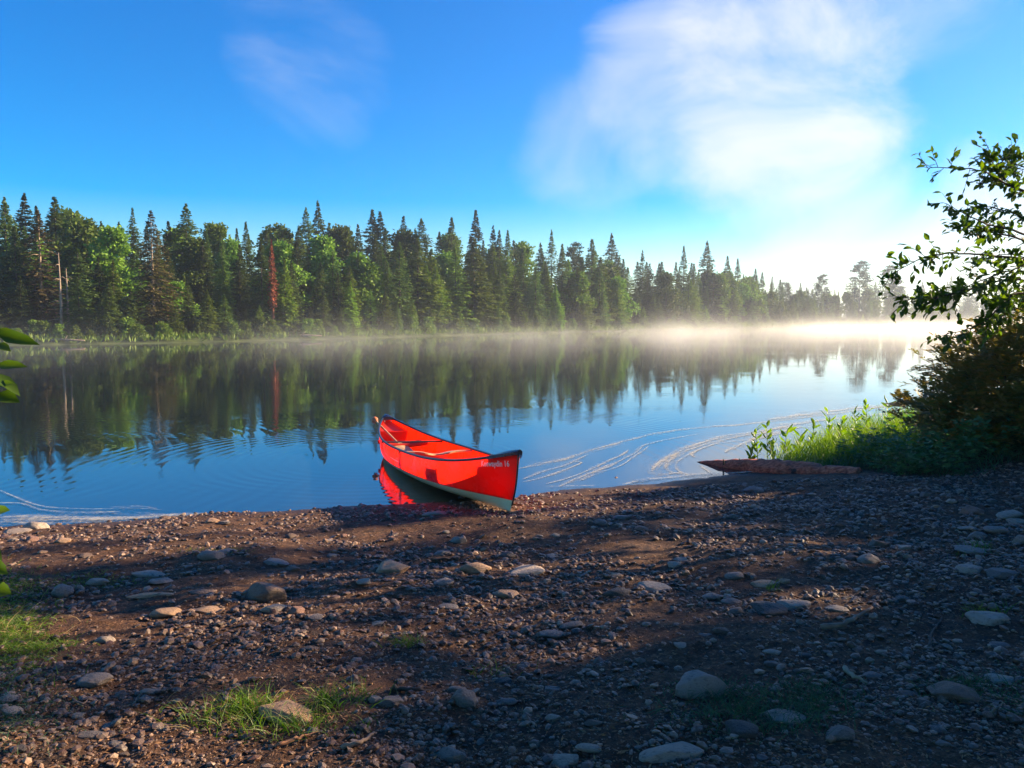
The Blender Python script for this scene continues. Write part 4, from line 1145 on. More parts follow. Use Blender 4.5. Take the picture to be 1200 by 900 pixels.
# sapling with overhanging branches (trunk stands outside the frame)
def sapling():
    base = Vector((6.3, 6.9, gz(6.3, 6.9)))
    root = empty('overhanging_tree', tuple(base), 0, 'leafy alder-like tree reaching over the right bank above the rusty shrub', 'tree')
    tr = MB(); br = MB(); lf = MB()
    tp = [(6.3, 6.9, base.z - .1), (6.2, 6.85, 1.0), (6.05, 6.8, 2.0), (5.9, 6.75, 3.0), (5.85, 6.7, 3.9)]
    P = smooth_line(tp, 14); tr.tube([tuple(p - np.array(base)) for p in P], list(np.linspace(.065, .02, 14)), 9)
    link('trunk', tr.mesh('trunk', M['bark'], True), root)
    # branches given as (pixel x, pixel y, distance) control points, start on the trunk
    limbs = [
        [(1420, 330, 6.8), (1290, 262, 6.7), (1200, 226, 6.6), (1150, 202, 6.5), (1085, 197, 6.4)],
        [(1200, 226, 6.6), (1172, 205, 6.6), (1160, 170, 6.55)],
        [(1150, 215, 6.6), (1175, 190, 6.7), (1198, 175, 6.8)],
        [(1420, 380, 6.8), (1290, 310, 6.7), (1190, 272, 6.6), (1150, 262, 6.5), (1105, 238, 6.4)],
        [(1400, 300, 6.9), (1280, 240, 7.0), (1210, 205, 7.0), (1185, 195, 7.0)],
        [(1420, 400, 6.8), (1290, 330, 6.8), (1200, 280, 6.7), (1155, 268, 6.6), (1120, 262, 6.5)],
        [(1430, 420, 6.7), (1300, 350, 6.5), (1210, 312, 6.3), (1140, 300, 6.2), (1090, 300, 6.1), (1042, 318, 6.0)],
        [(1200, 310, 6.3), (1150, 325, 6.2), (1105, 345, 6.1), (1062, 350, 6.0)],
        [(1430, 440, 6.7), (1300, 370, 6.6), (1200, 330, 6.5), (1140, 340, 6.4), (1095, 350, 6.3)],
        [(1440, 430, 6.7), (1300, 350, 6.3), (1200, 345, 6.1), (1180, 355, 6.0), (1150, 377, 5.95), (1110, 388, 5.9)],
        [(1440, 450, 6.7), (1300, 390, 6.8), (1210, 355, 6.9), (1170, 345, 6.9), (1130, 330, 6.9)],
        [(1430, 400, 6.9), (1320, 320, 7.1), (1240, 270, 7.2), (1180, 245, 7.2), (1140, 240, 7.1)],
        [(1440, 460, 6.6), (1320, 400, 6.4), (1240, 380, 6.3), (1190, 362, 6.3), (1165, 370, 6.3)],
        [(1430, 420, 6.9), (1320, 360, 7.3), (1250, 320, 7.5), (1190, 300, 7.6), (1150, 310, 7.6)],
    ]
    LP, LD, LL = [], [], []
    for li, lm in enumerate(limbs):
        P = smooth_line([at_y(a, b, Y) for a, b, Y in lm], 40)
        P += np.cumsum(rng.normal(size=P.shape) * .004, axis=0)
        thin = li in (1, 2, 7)
        br.tube([tuple(p - np.array(base)) for p in P], list(np.linspace(.006 if thin else .016, .002, 40)), 5)
        start = 0 if thin else 12
        dens = 1.0 if li not in (0, 3) else .62
        for i in range(start, 40):
            if random.random() > .9: continue
            d0 = P[min(i + 1, 39)] - P[max(i - 1, 0)]; d0 = d0 / np.linalg.norm(d0)
            # side twigs
            ntw = (2 if random.random() < .5 * dens else 1) if li > 4 else (1 if random.random() < .85 else 0)
            if i < 20 and li in (0, 3): ntw = 0 if random.random() < .4 else ntw
            for _ in range(ntw):
                v = norm((d0 * .8 + rng.normal(size=3) * .6)[None])[0]; tl = random.uniform(.05, .20)
                e = P[i] + v * tl; e[2] -= .02
                br.tube([tuple(P[i] - np.array(base)), tuple((P[i] + e) / 2 - np.array(base)), tuple(e - np.array(base))], [.003, .002, .0012], 4)
                for q in np.linspace(.2, 1, random.randint(4, 6)):
                    LP.append(P[i] + (e - P[i]) * q); LD.append(v + rng.normal(size=3) * .7 - np.array([0, 0, .15])); LL.append(random.uniform(.045, .085))
    LP = np.array(LP); LD = np.array(LD); LL = np.array(LL)
    V, Q, T = leaves(LP - np.array(base), LD, LL, LL * rng.uniform(.20, .30, len(LL)), nrm=np.array([[0, 0, 1.]]) + rng.normal(size=(len(LP), 3)) * .55)
    lf.add(V, Q, T)
    link('branches', br.mesh('branches', M['twig'], True), root)
    link('foliage', lf.mesh('foliage', M['alder_leaf']), root)
    print('sapling leaves', len(LP))
sapling()

# leaves peeking in at the left border: a slim shrub right beside the photographer
def side_shrub():
    b = np.array([-1.72, 2.1, gz(-1.72, 2.1)])
    root = empty('side_shrub', tuple(b), 0, 'green leafy shrub poking in at the left border over the water', 'shrub')
    st = MB(); lf = MB()
    tips = [(-8, 395, 2.2), (-6, 432, 2.15), (-5, 448, 2.1), (-4, 470, 2.1), (-8, 588, 2.0), (-10, 668, 2.0), (-6, 690, 2.0)]
    for (a, c, Y) in tips:
        e = at_y(a, c, Y); m_ = (b + e) / 2 + np.array([-.12, 0, .1])
        P = smooth_line([b, m_, e], 10); st.tube([tuple(p - b) for p in P], list(np.linspace(.007, .002, 10)), 5)
    link('stems', st.mesh('stems', M['twig'], True), root)
    spec = [((-6, 390), (44, 402), .17, 2.2), ((-10, 386), (28, 394), .16, 2.25), ((-8, 404), (12, 410), .3, 2.2), ((-6, 427), (30, 428), .18, 2.15), ((-8, 436), (24, 462), .2, 2.1),
            ((-6, 462), (22, 470), .3, 2.1), ((-8, 600), (10, 597), .3, 2.0), ((-12, 660), (8, 672), .35, 2.0), ((-8, 690), (12, 695), .4, 2.0), ((-20, 640), (2, 655), .3, 2.0), ((-10, 452), (16, 448), .2, 2.1)]
    for (p0, p1, wf, Y) in spec:
        A = at_y(p0[0], p0[1], Y); B = at_y(p1[0], p1[1], Y - .02); L = np.linalg.norm(B - A)
        nn = np.array([[.1, -.75, .65]]) + rng.normal(size=(1, 3)) * .15
        lf.add(*leaves((A - b)[None], (B - A)[None], [L], [L * wf * .9], nrm=nn, fold=.1))
    # more leaves outside the frame
    P = b + np.array([-.1, 0, 0]) + rng.normal(size=(60, 3)) * np.array([.12, .15, .1]) + np.array([0, 0, 1.]) * rng.uniform(.4, 1.5, (60, 1)) + np.array([-.15, 0, 0])
    lf.add(*leaves(P - b, rng.normal(size=(60, 3)), rng.uniform(.07, .11, 60), rng.uniform(.02, .03, 60)))
    link('foliage', lf.mesh('foliage', M['alder_leaf'], True), root)
side_shrub()

# ------------------------------------------------------------------ trees (far shore)
def conifer_mesh(seed, Hh, Rr, dens=1.0, sparse=0.0, droop=.25, taper=.85, base=.06, spray=.34, top_bare=0.0):
    r = np.random.default_rng(seed); mb = MB()
    nb = int(Hh * 38 * dens)
    t = base + (1 - base) * (1 - r.random(nb) ** .72)      # height fraction
    t = np.concatenate([t, r.uniform(.72, .99, nb // 5)]); nb = len(t); t = np.sort(t)
    lump = 1 + .10 * np.sin(t * 19 + seed) + .07 * np.sin(t * 47 + seed * 2)
    rad = Rr * (1 - t) ** taper * r.uniform(.6, 1.12, nb) * lump + .05
    rad *= np.where(t < base + .12, .75, 1) * np.minimum(1, (1 - t) * 3.6 + .12)
    az = r.uniform(0, 2 * math.pi, nb) ; az_bias = 1 + .18 * np.sin(az * 2 + seed)
    rad *= az_bias
    keep = r.random(nb) > sparse
    t, rad, az = t[keep], rad[keep], az[keep]; nb = len(t)
    up = np.interp(t, [0, .5, .85, 1], [-.22, -.05, .2, .7])
    P0 = []; D0 = []; L0 = []; W0_ = []; Nn = []
    for i in range(nb):
        k = max(3, int(rad[i] / .16))
        f = (np.arange(k) + r.random(k)) / k
        f = f[f > .12]; k = len(f)
        if k == 0: continue
        d = np.array([math.cos(az[i]), math.sin(az[i]), up[i]])
        base_p = np.array([0, 0, t[i] * Hh])
        pos = base_p + d[None] * (rad[i] * f)[:, None]; pos[:, 2] -= droop * rad[i] * (f ** 1.6) - .10 * rad[i] * f ** 4
        sd = np.array([-d[1], d[0], 0])
        for sg in (-1, 1):
            D = d[None] * .8 + sd[None] * sg * r.uniform(.3, 1.0, (k, 1)) + np.array([0, 0, -.30])[None] + r.normal(size=(k, 3)) * .15
            P0.append(pos); D0.append(D); L0.append(spray * r.uniform(.7, 1.3, k) * (1 - .72 * t[i] ** 1.5)); W0_.append(spray * r.uniform(.16, .27, k)); Nn.append(np.array([[0, 0, 1.]]) + r.normal(size=(k, 3)) * .45)
    # leader
    P0.append(np.array([[0, 0, Hh * .94]] * 4)); D0.append(np.array([[0.02, 0, 1], [-.06, .03, 1], [.03, .06, 1], [0, -.05, 1]])); L0.append(np.full(4, .065 * Hh)); W0_.append(np.full(4, .045)); Nn.append(r.normal(size=(4, 3)))
    P0 = np.vstack(P0); D0 = np.vstack(D0); L0 = np.concatenate(L0); W0_ = np.concatenate(W0_); Nn = np.vstack(Nn)
    V, Q, _ = leaves(P0, D0, L0, W0_, nrm=Nn, shape='rhomb')
    return V, Q

def broad_mesh(seed, Hh, Rr, nl=6000, leaf=.33, trunkf=.25):
    r = np.random.default_rng(seed); V_, Q_ = [], []
    nb = 24; cs = []
    for i in range(nb):
        a = r.uniform(0, 6.28); h = r.uniform(trunkf, .93); rr = Rr * r.uniform(.1, .85) * math.sin(math.pi * min(1, (h - trunkf + .18) / (1.05 - trunkf)) ** .8)
        cs.append((math.cos(a) * rr, math.sin(a) * rr, h * Hh, Rr * r.uniform(.20, .42)))
    cs = np.array(cs)
    ids = r.integers(0, nb, nl); v = norm(r.normal(size=(nl, 3)))
    rad = cs[ids, 3] * (r.uniform(.55, 1.1, nl)) * (1 + .2 * noise3(v * 3, seed))
    P = cs[ids, :3] + v * rad[:, None] * np.array([1, 1, .85])
    D = v + r.normal(size=(nl, 3)) * .7; L = leaf * r.uniform(.6, 1.3, nl)
    V, Q, _ = leaves(P, D, L, L * .38, nrm=v + r.normal(size=(nl, 3)) * .5, shape='rhomb')
    return V, Q

def trunk_me(Hh, r0, mat, limbs=0, seed=0):
    mb = MB(); mb.tube([(0, 0, -.4), (0.02, 0, Hh * .3), (0, .03, Hh * .7), (0, 0, Hh * .97)], [r0, r0 * .8, r0 * .4, .02], 7)
    rr = random.Random(seed)
    for _ in range(limbs):
        h = rr.uniform(.15, .85) * Hh; a = rr.uniform(0, 6.28); l = rr.uniform(.4, 1.3) * (1 - h / Hh * .6)
        mb.tube([(0, 0, h), (math.cos(a) * l * .5, math.sin(a) * l * .5, h + .02), (math.cos(a) * l, math.sin(a) * l, h - .12)], [.035, .022, .01], 4)
    return mb.mesh('trunk', mat, True)

REFH = 10.0
PROTO = {}
def proto(kind, variant):
    key = (kind, variant)
    if key in PROTO: return PROTO[key]
    sd = variant * 13 + len(kind) * 7
    if kind == 'spruce': V, Q = conifer_mesh(sd, REFH, 1.8, 1.3, taper=.66, spray=.40); mat = M['spruce_needles']
    elif kind == 'slim': V, Q = conifer_mesh(sd + 1, REFH, 1.2, 1.4, taper=.62, spray=.34); mat = M['spruce_needles']
    elif kind == 'fir': V, Q = conifer_mesh(sd + 2, REFH, 1.95, 1.3, droop=.12, spray=.44, taper=.74); mat = M['fir_needles']
    elif kind == 'brown': V, Q = conifer_mesh(sd + 3, REFH, 1.6, 1.15, sparse=.05, droop=.3, taper=.55); mat = M['brown_needles']
    elif kind == 'pine': V, Q = pine_mesh(sd + 4); mat = M['pine_needles']
    elif kind == 'broad': V, Q = broad_mesh(sd + 5, REFH, 3.1); mat = M['broad_leaves']
    elif kind == 'bush': V, Q = broad_mesh(sd + 6, 3.0, 1.4, 2000, .26, .05); mat = M['shrub_leaves']
    elif kind == 'dead':
        V, Q = conifer_mesh(sd + 7, REFH, .62, 1.2, sparse=.1, spray=.28, base=.3, taper=.5); mat = M['dead_red']
    crown = np_mesh('crown', V, Q, mat)
    tk = None
    if kind != 'bush':
        tk = trunk_me(REFH if kind != 'broad' else REFH * .75, {'broad': .18, 'brown': .12, 'dead': .16}.get(kind, .085),
                      {'brown': M['pale_bark'], 'dead': M['dead_red']}.get(kind, M['bark']), {'brown': 40, 'dead': 10}.get(kind, 0), sd)
    PROTO[key] = (crown, tk); return PROTO[key]

def pine_mesh(seed):
    r = np.random.default_rng(seed); P0 = []; D0 = []; L0 = []
    for t in np.concatenate([np.linspace(.38, .97, 15)]):
        for a in r.uniform(0, 6.28, 4):
            R_ = 2.3 * (1 - (t - .35) * 1.25) * r.uniform(.55, 1.15) + .25
            c = np.array([math.cos(a) * R_, math.sin(a) * R_, t * REFH + .10 * R_]); m = 55
            f = r.uniform(.25, 1, (m, 1)); P = np.array([0, 0, t * REFH]) * (1 - f) + c * f + r.normal(size=(m, 3)) * np.array([.22, .22, .10])
            P0.append(P); D0.append(np.array([math.cos(a), math.sin(a), .4])[None] + r.normal(size=(m, 3)) * .6); L0.append(r.uniform(.18, .36, m))
    P0 = np.vstack(P0); D0 = np.vstack(D0); L0 = np.concatenate(L0)
    V, Q, _ = leaves(P0, D0, L0, L0 * .22, shape='rhomb'); return V, Q

def far_ground(px, setback):
    """walk along the pixel column to the far shore, then 'setback' metres beyond"""
    d = ray(px, HORIZON); d = d / d[1]
    Y = 30.0
    while Y < 600:
        if Y > yfar(d[0] * Y) : break
        Y += .5
    Y += setback
    return d[0] * Y, Y

TREES = []
NAMEOF = {'spruce': 'spruce_tree', 'slim': 'spruce_tree', 'fir': 'fir_tree', 'brown': 'spruce_tree', 'pine': 'pine_tree', 'broad': 'broadleaf_tree', 'bush': 'shrub', 'dead': 'dead_spruce'}
CATOF = {'spruce': 'spruce', 'slim': 'spruce', 'fir': 'fir', 'brown': 'spruce', 'pine': 'pine', 'broad': 'tree', 'bush': 'shrub', 'dead': 'dead tree'}
def tree_at(x, y, h, kind, label, group, widthf=1.0, name=None):
    cr, tk = proto(kind, random.randrange({'bush': 4, 'broad': 5, 'spruce': 6, 'slim': 5, 'fir': 4}.get(kind, 2)))
    z = gz(x, y)
    o = empty(name or NAMEOF[kind], (x, y, z - .15), random.uniform(0, 6.28), label, CATOF[kind], group)
    ref = 3.0 if kind == 'bush' else REFH
    s = h / ref
    # width does not scale linearly: small trees are relatively wider
    o.scale = (s * widthf, s * widthf, s)
    link('crown', cr, o)
    if tk: link('trunk', tk, o)
    TREES.append((x, y, h, kind)); return o
def tree_px(px, top, kind, setback, label, group, widthf=1.0):
    x, y = far_ground(px, setback); z = gz(x, y)
    h = at_y(px, top, y)[2] - z
    return tree_at(x, y, max(h, .8), kind, label, group, widthf)

G_N = None
named = [
 (12, 228, 'spruce', 14, 'dark spire spruce at the far left end of the treeline', 1),
 (35, 224, 'spruce', 18, 'dark spruce with a bushy tip right of the leftmost spire', 1.15),
 (70, 228, 'spruce', 17, 'broad dark spruce crown standing over the leafy trees at left', 1.45),
 (50, 243, 'brown', 4.5, 'sunlit yellowish spruce with bare trunk showing near the left end', 1.3),
 (22, 262, 'spruce', 5, 'tall full spruce before the leftmost spires', 1.2),
 (105, 246, 'broad', 14, 'round leafy crown between the broad dark spruce and the brown spruce', 1.2),
 (135, 262, 'broad', 9, 'bright leafy tree left of the brown spruce', 1.1),
 (160, 242, 'spruce', 22, 'narrow spruce tip left of the brown spruce', .8),
 (181, 244, 'brown', 3.5, 'brown sparse spruce glowing in the sun with its trunk visible', 1.25),
 (187, 285, 'fir', 8, 'green fir tucked against the brown spruce', 1.1),
 (201, 257, 'spruce', 18, 'small dark spruce between the brown and the tall spires', 1.1),
 (222, 236, 'spruce', 15, 'tall dark spire spruce right of the brown spruce', 1.25),
 (245, 268, 'slim', 13, 'thin pointed spruce right of the tall dark spire', 1.0),
 (262, 280, 'spruce', 8, 'sun-edged spruce in the dark gap right of the tall spire', 1.0),
 (256, 259, 'broad', 24, 'round-topped leafy tree behind the thin pointed spruce', 1.1),
 (275, 280, 'broad', 16, 'pale green leafy crown left of the slender spruce pair', .8),
 (291, 258, 'slim', 17, 'slender spruce tip beside the pale leafy crown', 1.1),
 (308, 277, 'slim', 5, 'slim sunlit spruce left of the red dead spruce', 1.3),
 (320, 278, 'dead', 3.5, 'dead spruce with rust-red bark and no needles', 1),
 (335, 303, 'fir', 4, 'bright green fir right of the red dead spruce', 1.2),
 (343, 302, 'spruce', 5, 'second tip of the bright clump right of the red dead spruce', 1.1),
 (361, 241, 'spruce', 26, 'left one of the two spires that top the hill', 1.0),
 (375, 233, 'spruce', 27, 'right and taller one of the two spires that top the hill', 1.0),
 (330, 255, 'broad', 28, 'round leafy crown behind the red dead spruce', 1.3),
 (400, 262, 'broad', 25, 'broad leafy crown right of the twin hilltop spires', 1.2),
 (397, 318, 'spruce', 4, 'shore spruce with sunlit right side below the hill notch', 1.2),
 (411, 328, 'fir', 3, 'shore fir leaning on the notch spruce', 1.3),
 (421, 294, 'slim', 9, 'dim slim spruce in the dark wood above the shore fir', 1.2),
 (438, 244, 'spruce', 25, 'left of the paired bushy spruces in mid skyline', 1.3),
 (447, 246, 'spruce', 24, 'right of the paired bushy spruces in mid skyline', 1.3),
 (455, 305, 'slim', 6, 'narrow greyish spruce left of the tallest shore spruce', 1.1),
 (469, 282, 'slim', 4, 'tallest shore spruce with sunlit limbs left of the lime trees', 1.5),
 (474, 252, 'spruce', 22, 'skyline spruce above the tallest shore spruce', 1.2),
 (495, 254, 'spruce', 18, 'skyline spruce at the left shoulder of the lime trees', 1.3),
 (490, 278, 'fir', 7, 'lime green sunlit tree in the middle of the far shore', 1.5),
 (506, 290, 'fir', 8, 'second lime green tree on the right shoulder', 1.5),
 (530, 253, 'spruce', 20, 'reddish-tinged skyline spruce left of the tall mid spire', 1.1),
 (534, 288, 'fir', 8, 'sunlit green fir under the reddish-tinged spruce', 1.4),
 (558, 244, 'slim', 20, 'tall mid spire spruce highest in the centre', 1.3),
 (556, 278, 'fir', 6, 'wide sunlit fir below the tall mid spire', 1.45),
 (578, 263, 'slim', 18, 'first of the short spires right of the tall mid spire', 1.1),
 (585, 268, 'slim', 17, 'second of the short spires right of the tall mid spire', 1.1),
 (595, 268, 'slim', 18, 'third of the short spires right of the tall mid spire', 1.1),
 (586, 312, 'spruce', 5, 'shore spruce under the short spires', 1.1),
 (646, 268, 'slim', 20, 'thin lone spire left of the flat-topped crowns', 1.0),
 (672, 284, 'pine', 20, 'flat-topped dark crown on the skyline', 1.0),
 (693, 279, 'spruce', 14, 'bushy dark spruce left of the open-branched spruce', 1.5),
 (716, 272, 'spruce', 22, 'open-branched spruce standing out above its neighbours', 1.1),
 (703, 300, 'fir', 8, 'sun-edged fir in front of the bushy dark spruce', 1.5),
 (723, 330, 'fir', 4, 'pointed shore fir below the open-branched spruce', 1.35),
 (651, 332, 'fir', 3, 'shore fir at the misty edge left of centre-right', 1.2),
 (752, 292, 'slim', 16, 'small spire right of the open-branched spruce', 1.0),
 (780, 320, 'broad', 6, 'pale rounded leafy tree in thin mist', 1.2),
 (800, 287, 'slim', 20, 'narrow spire left of the tall right-hand spruce', 1.1),
 (827, 281, 'spruce', 18, 'tall symmetric spruce highest on the right half', 1.15),
 (851, 299, 'spruce', 20, 'first spruce right of the tall symmetric one', 1.1),
 (863, 302, 'slim', 20, 'second narrower spruce right of the tall symmetric one', 1.2),
 (842, 320, 'broad', 8, 'misty leafy crown under the tall symmetric spruce', 1.2),
 (884, 314, 'slim', 16, 'dim spire where the treeline sinks into mist', 1.3),
 (892, 318, 'slim', 16, 'second dim spire where the treeline sinks into mist', 1.3),
 (962, 321, 'pine', 12, 'small wind-shaped pine in the mist left of the big pine', 1.0),
 (1006, 306, 'pine', 14, 'big open-crowned pine silhouetted in the mist', 1.2),
 (1040, 311, 'pine', 14, 'second open-crowned pine right of the big one', 1.2),
]
for (px, top, kind, sb, lab, wf) in named:
    tree_px(px, top, kind, sb, lab, 'trees of the far treeline', wf)
# bare dead trunks at left
for (px, top, lab) in ((72, 293, 'taller bare grey-red dead trunk near the left end'), (80, 312, 'shorter bent bare trunk right of the taller dead one')):
    x, y = far_ground(px, 3); z = gz(x, y); h = at_y(px, top, y)[2] - z
    o = empty('dead_tree', (x, y, z), 0, lab, 'dead tree', 'bare dead trunks')
    link('trunk', trunk_me(h, .13, M['pale_bark'], 12, px), o)

prof = np.array([(-120, 240), (0, 240), (40, 242), (70, 240), (100, 252), (150, 262), (200, 262), (250, 268), (300, 264), (340, 262), (380, 262), (440, 264), (480, 266), (530, 272), (560, 272),
                 (600, 280), (650, 286), (700, 294), (750, 304), (800, 308), (830, 306), (860, 314), (900, 326), (950, 335), (1000, 338), (1050, 338), (1100, 342), (1200, 346), (1320, 346)])
sections = [(-200, 'left of the brown sparse spruce'), (181, 'between the brown spruce and red dead spruce'), (320, 'between the red dead spruce and lime trees'),
            (469, 'between the lime trees and thin lone spire'), (646, 'between the lone spire and tall symmetric spruce'), (827, 'between the tall symmetric spruce and big pine'), (1006, 'right of the big misty pine')]
def section(px):
    r_ = sections[0][1]
    for a, s_ in sections:
        if px >= a: r_ = s_
    return r_
kindword = {'spruce': 'dark full spruce', 'slim': 'slim dark spruce', 'fir': 'lighter green fir', 'broad': 'leafy round-crowned tree', 'bush': 'light green shrub'}
def fill(n, sb0, sb1, toff, tvar, kinds, wts, row, wf=1.2, px0=-90, px1=1290):
    for i in range(n):
        px = px0 + (px1 - px0) * (i + random.uniform(-.35, .35)) / n
        k = random.choices(kinds, wts)[0]
        if sb0 < 10 and any(abs(px - q) < 13 for q in (50, 76, 181, 320)): continue
        top = np.interp(px, prof[:, 0], prof[:, 1]); base_y = np.interp(px, [0, 1200], [403, 379])
        tt = top + (base_y - top) * toff + random.uniform(-1, 1) * tvar * (base_y - top)
        if k == 'broad': tt += 3
        tree_px(px, tt, k, random.uniform(sb0, sb1), f'{kindword[k]}, {row}, {section(px)}', f'{row} trees {section(px)}', wf * random.uniform(.85, 1.15))
fill(78, 18, 27, .02, .05, ['spruce', 'slim', 'broad'], [5, 2, 3], 'back row', 1.15)
fill(70, 10, 17, .14, .08, ['spruce', 'broad', 'fir', 'slim'], [5, 2, 2, 2], 'middle row', 1.25)
fill(66, 5, 9, .34, .12, ['spruce', 'fir', 'broad', 'slim'], [4, 4, .8, 2], 'front row', 1.35)
fill(74, 1.5, 4, .60, .16, ['spruce', 'fir', 'slim'], [4, 3, 2], 'shore row', 1.5)
fill(34, 12, 24, .03, .06, ['spruce', 'slim', 'broad'], [5, 3, 2], 'back row', 1.3, 640, 1290)
fill(30, 3, 9, .30, .16, ['spruce', 'slim', 'fir'], [5, 3, 2], 'front row', 1.5, 640, 1290)
# thin misty trees still farther back on the right
for i in range(26):
    px = 880 + 400 * (i + random.random()) / 26
    tree_px(px, random.uniform(322, 340), random.choice(['spruce', 'slim', 'pine']), random.uniform(60, 110), 'pale ghostly tree showing above the misty treeline on the right', 'faint trees in the mist behind the right treeline', 1.2)
# shore shrubs
for i in range(84):
    px = -60 + 1340 * (i + random.uniform(-.4, .4)) / 84
    x, y = far_ground(px, random.uniform(.6, 2.2)); hh = random.uniform(.6, 1.7) * (1 + (y - 60) / 170)
    tree_at(x, y, hh, 'bush', f'light green shrub, far shoreline, {section(px)}', f'shoreline shrubs {section(px)}', random.uniform(1.0, 1.6))
# fallen pale logs at the far shoreline
for (px, lab, L) in ((70, 'pale washed-up log on the far left shoreline', 3.5), (350, 'pale log on the far shoreline below the red dead spruce', 4.0)):
    x, y = far_ground(px, .2); mb = MB(); mb.tube([(-L / 2, 0, .12), (0, .1, .2), (L / 2, -.1, .15)], [.12, .10, .05], 7); mb.tube([(0.2, 0, .15), (.6, -.2, .5)], [.05, .02], 5)
    o = link('fallen_log', mb.mesh('fallen_log', M['pale_bark'], True)); o.location = (x, y, gz(x, y)); tag(o, lab, 'log', 'logs on the far shoreline')
# sedge strip along the far shore
def far_sedge():
    n = 16000; px = rng.uniform(-60, 1260, n); X = np.zeros(n); Y = np.zeros(n)
    pxs = np.linspace(-60, 1260, 200); fy = np.array([far_ground(p, 0)[1] for p in pxs])
    Y = np.interp(px, pxs, fy) + rng.uniform(-.2, 6, n) ; X = (px - 600) / F / math.cos(PITCH) * Y
    P = np.stack([X, Y, ground_z(X, Y)], 1); h = rng.uniform(.2, .6, n) * (1 + np.clip(Y - 60, 0, 300) / 110)
    V, Q, _ = leaves(P, np.array([[0, 0, 1.]]) + rng.normal(size=(n, 3)) * .4, h, h * .14, shape='rhomb')
    tag(link('undergrowth', np_mesh('undergrowth', V, Q, M['shrub_leaves'])), 'light green sedge and low brush along the far shoreline', 'undergrowth', kind='stuff')
far_sedge()

# ------------------------------------------------------------------ trees on the right bank outside the frame: they shade the beach
SUN_AZ, SUN_EL = R(70), R(20)
def caster(c, x, h, kind, wf, label):
    y = math.tan(math.pi / 2 - SUN_AZ) * x + c
    return tree_at(x, y, h, kind, label, 'trees on the right bank', wf)
SH = 'tree on the right bank whose shadow falls across the beach'
for c in np.arange(-4.1, 1.8, .95): caster(c, 13.5 + random.uniform(-.6, .6), 6.9, 'broad', .72, SH)
for c in np.arange(2.2, 6.1, .7): caster(c, 13.5 + random.uniform(-.3, .3), 5.35 if c < 3.1 else 4.5, 'broad', .86 if c < 3.1 else .72, SH)
for (x, y, h) in ((5.5, -1.5, 12), (-5.0, -3.0, 13), (9.5, 1.5, 11), (0.5, -6, 14), (-8.5, .5, 11), (12, -3, 13)):  # unseen trees added to block sky light and darken the foreground
    tree_at(x, y, h, 'broad', 'unseen leafy tree added over the near bank to darken the foreground', 'unseen trees added over the near bank', .95)
caster(3.95, 17.0, 12.5, 'slim', .62, SH)
caster(5.72, 17.3, 12.5, 'slim', .66, SH)
caster(6.8, 17.6, 11, 'slim', .24, SH)

# ------------------------------------------------------------------ haze and mist
def vol_box(name, x0, x1, y0, y1, z0, z1, mat):
    V = [(x, y, z) for x in (x0, x1) for y in (y0, y1) for z in (z0, z1)]
    Q = [(0, 1, 3, 2), (4, 6, 7, 5), (0, 4, 5, 1), (2, 3, 7, 6), (0, 2, 6, 4), (1, 5, 7, 3)]
    return link(name, np_mesh(name, np.array(V, float), np.array(Q), mat))
m, nt = new_mat('haze_air'); n = N(nt); pv = n.add('ShaderNodeVolumePrincipled'); pv.inputs['Color'].default_value = (.80, .90, 1, 1)
pv.inputs['Density'].default_value = .0006; pv.inputs['Anisotropy'].default_value = .55
o_ = n.add('ShaderNodeOutputMaterial'); n.link(pv.outputs[0], o_.inputs['Volume'])
hz = vol_box('haze', -1300, 1700, -450, 2600, -4, 36, m); tag(hz, 'thin morning haze over the lake', 'haze', kind='stuff')
m, nt = new_mat('lake_mist'); n = N(nt)
tc = n.add('ShaderNodeTexCoord').outputs['Object']; sep = n.add('ShaderNodeSeparateXYZ'); n.link(tc, sep.inputs[0])
mp = n.add('ShaderNodeMapping'); n.link(tc, mp.inputs[0]); mp.inputs['Scale'].default_value = (1, .5, 1.6)
nz = n.maprange(n.noise(mp.outputs[0], .09, 3, .6), .38, .66, .05, 1.9)
hgt = n.math('POWER', 2.718, n.math('MULTIPLY', sep.outputs[2], -1.25))
ed = n.maprange(sep.outputs[1], 26, 62)
xx = n.maprange(sep.outputs[0], -34, 60, .65, .95)
den = n.math('MULTIPLY', n.math('MULTIPLY', nz, hgt), n.math('MULTIPLY', ed, xx))
pv = n.add('ShaderNodeVolumePrincipled'); pv.inputs['Color'].default_value = (1, .98, .92, 1); pv.inputs['Anisotropy'].default_value = .5
n.link(n.math('MULTIPLY', den, .017), pv.inputs['Density'])
o_ = n.add('ShaderNodeOutputMaterial'); n.link(pv.outputs[0], o_.inputs['Volume'])
ms_ = vol_box('mist', -80, 330, 24, 330, .02, 5.5, m); tag(ms_, 'low white mist drifting over the far water', 'mist', kind='stuff')

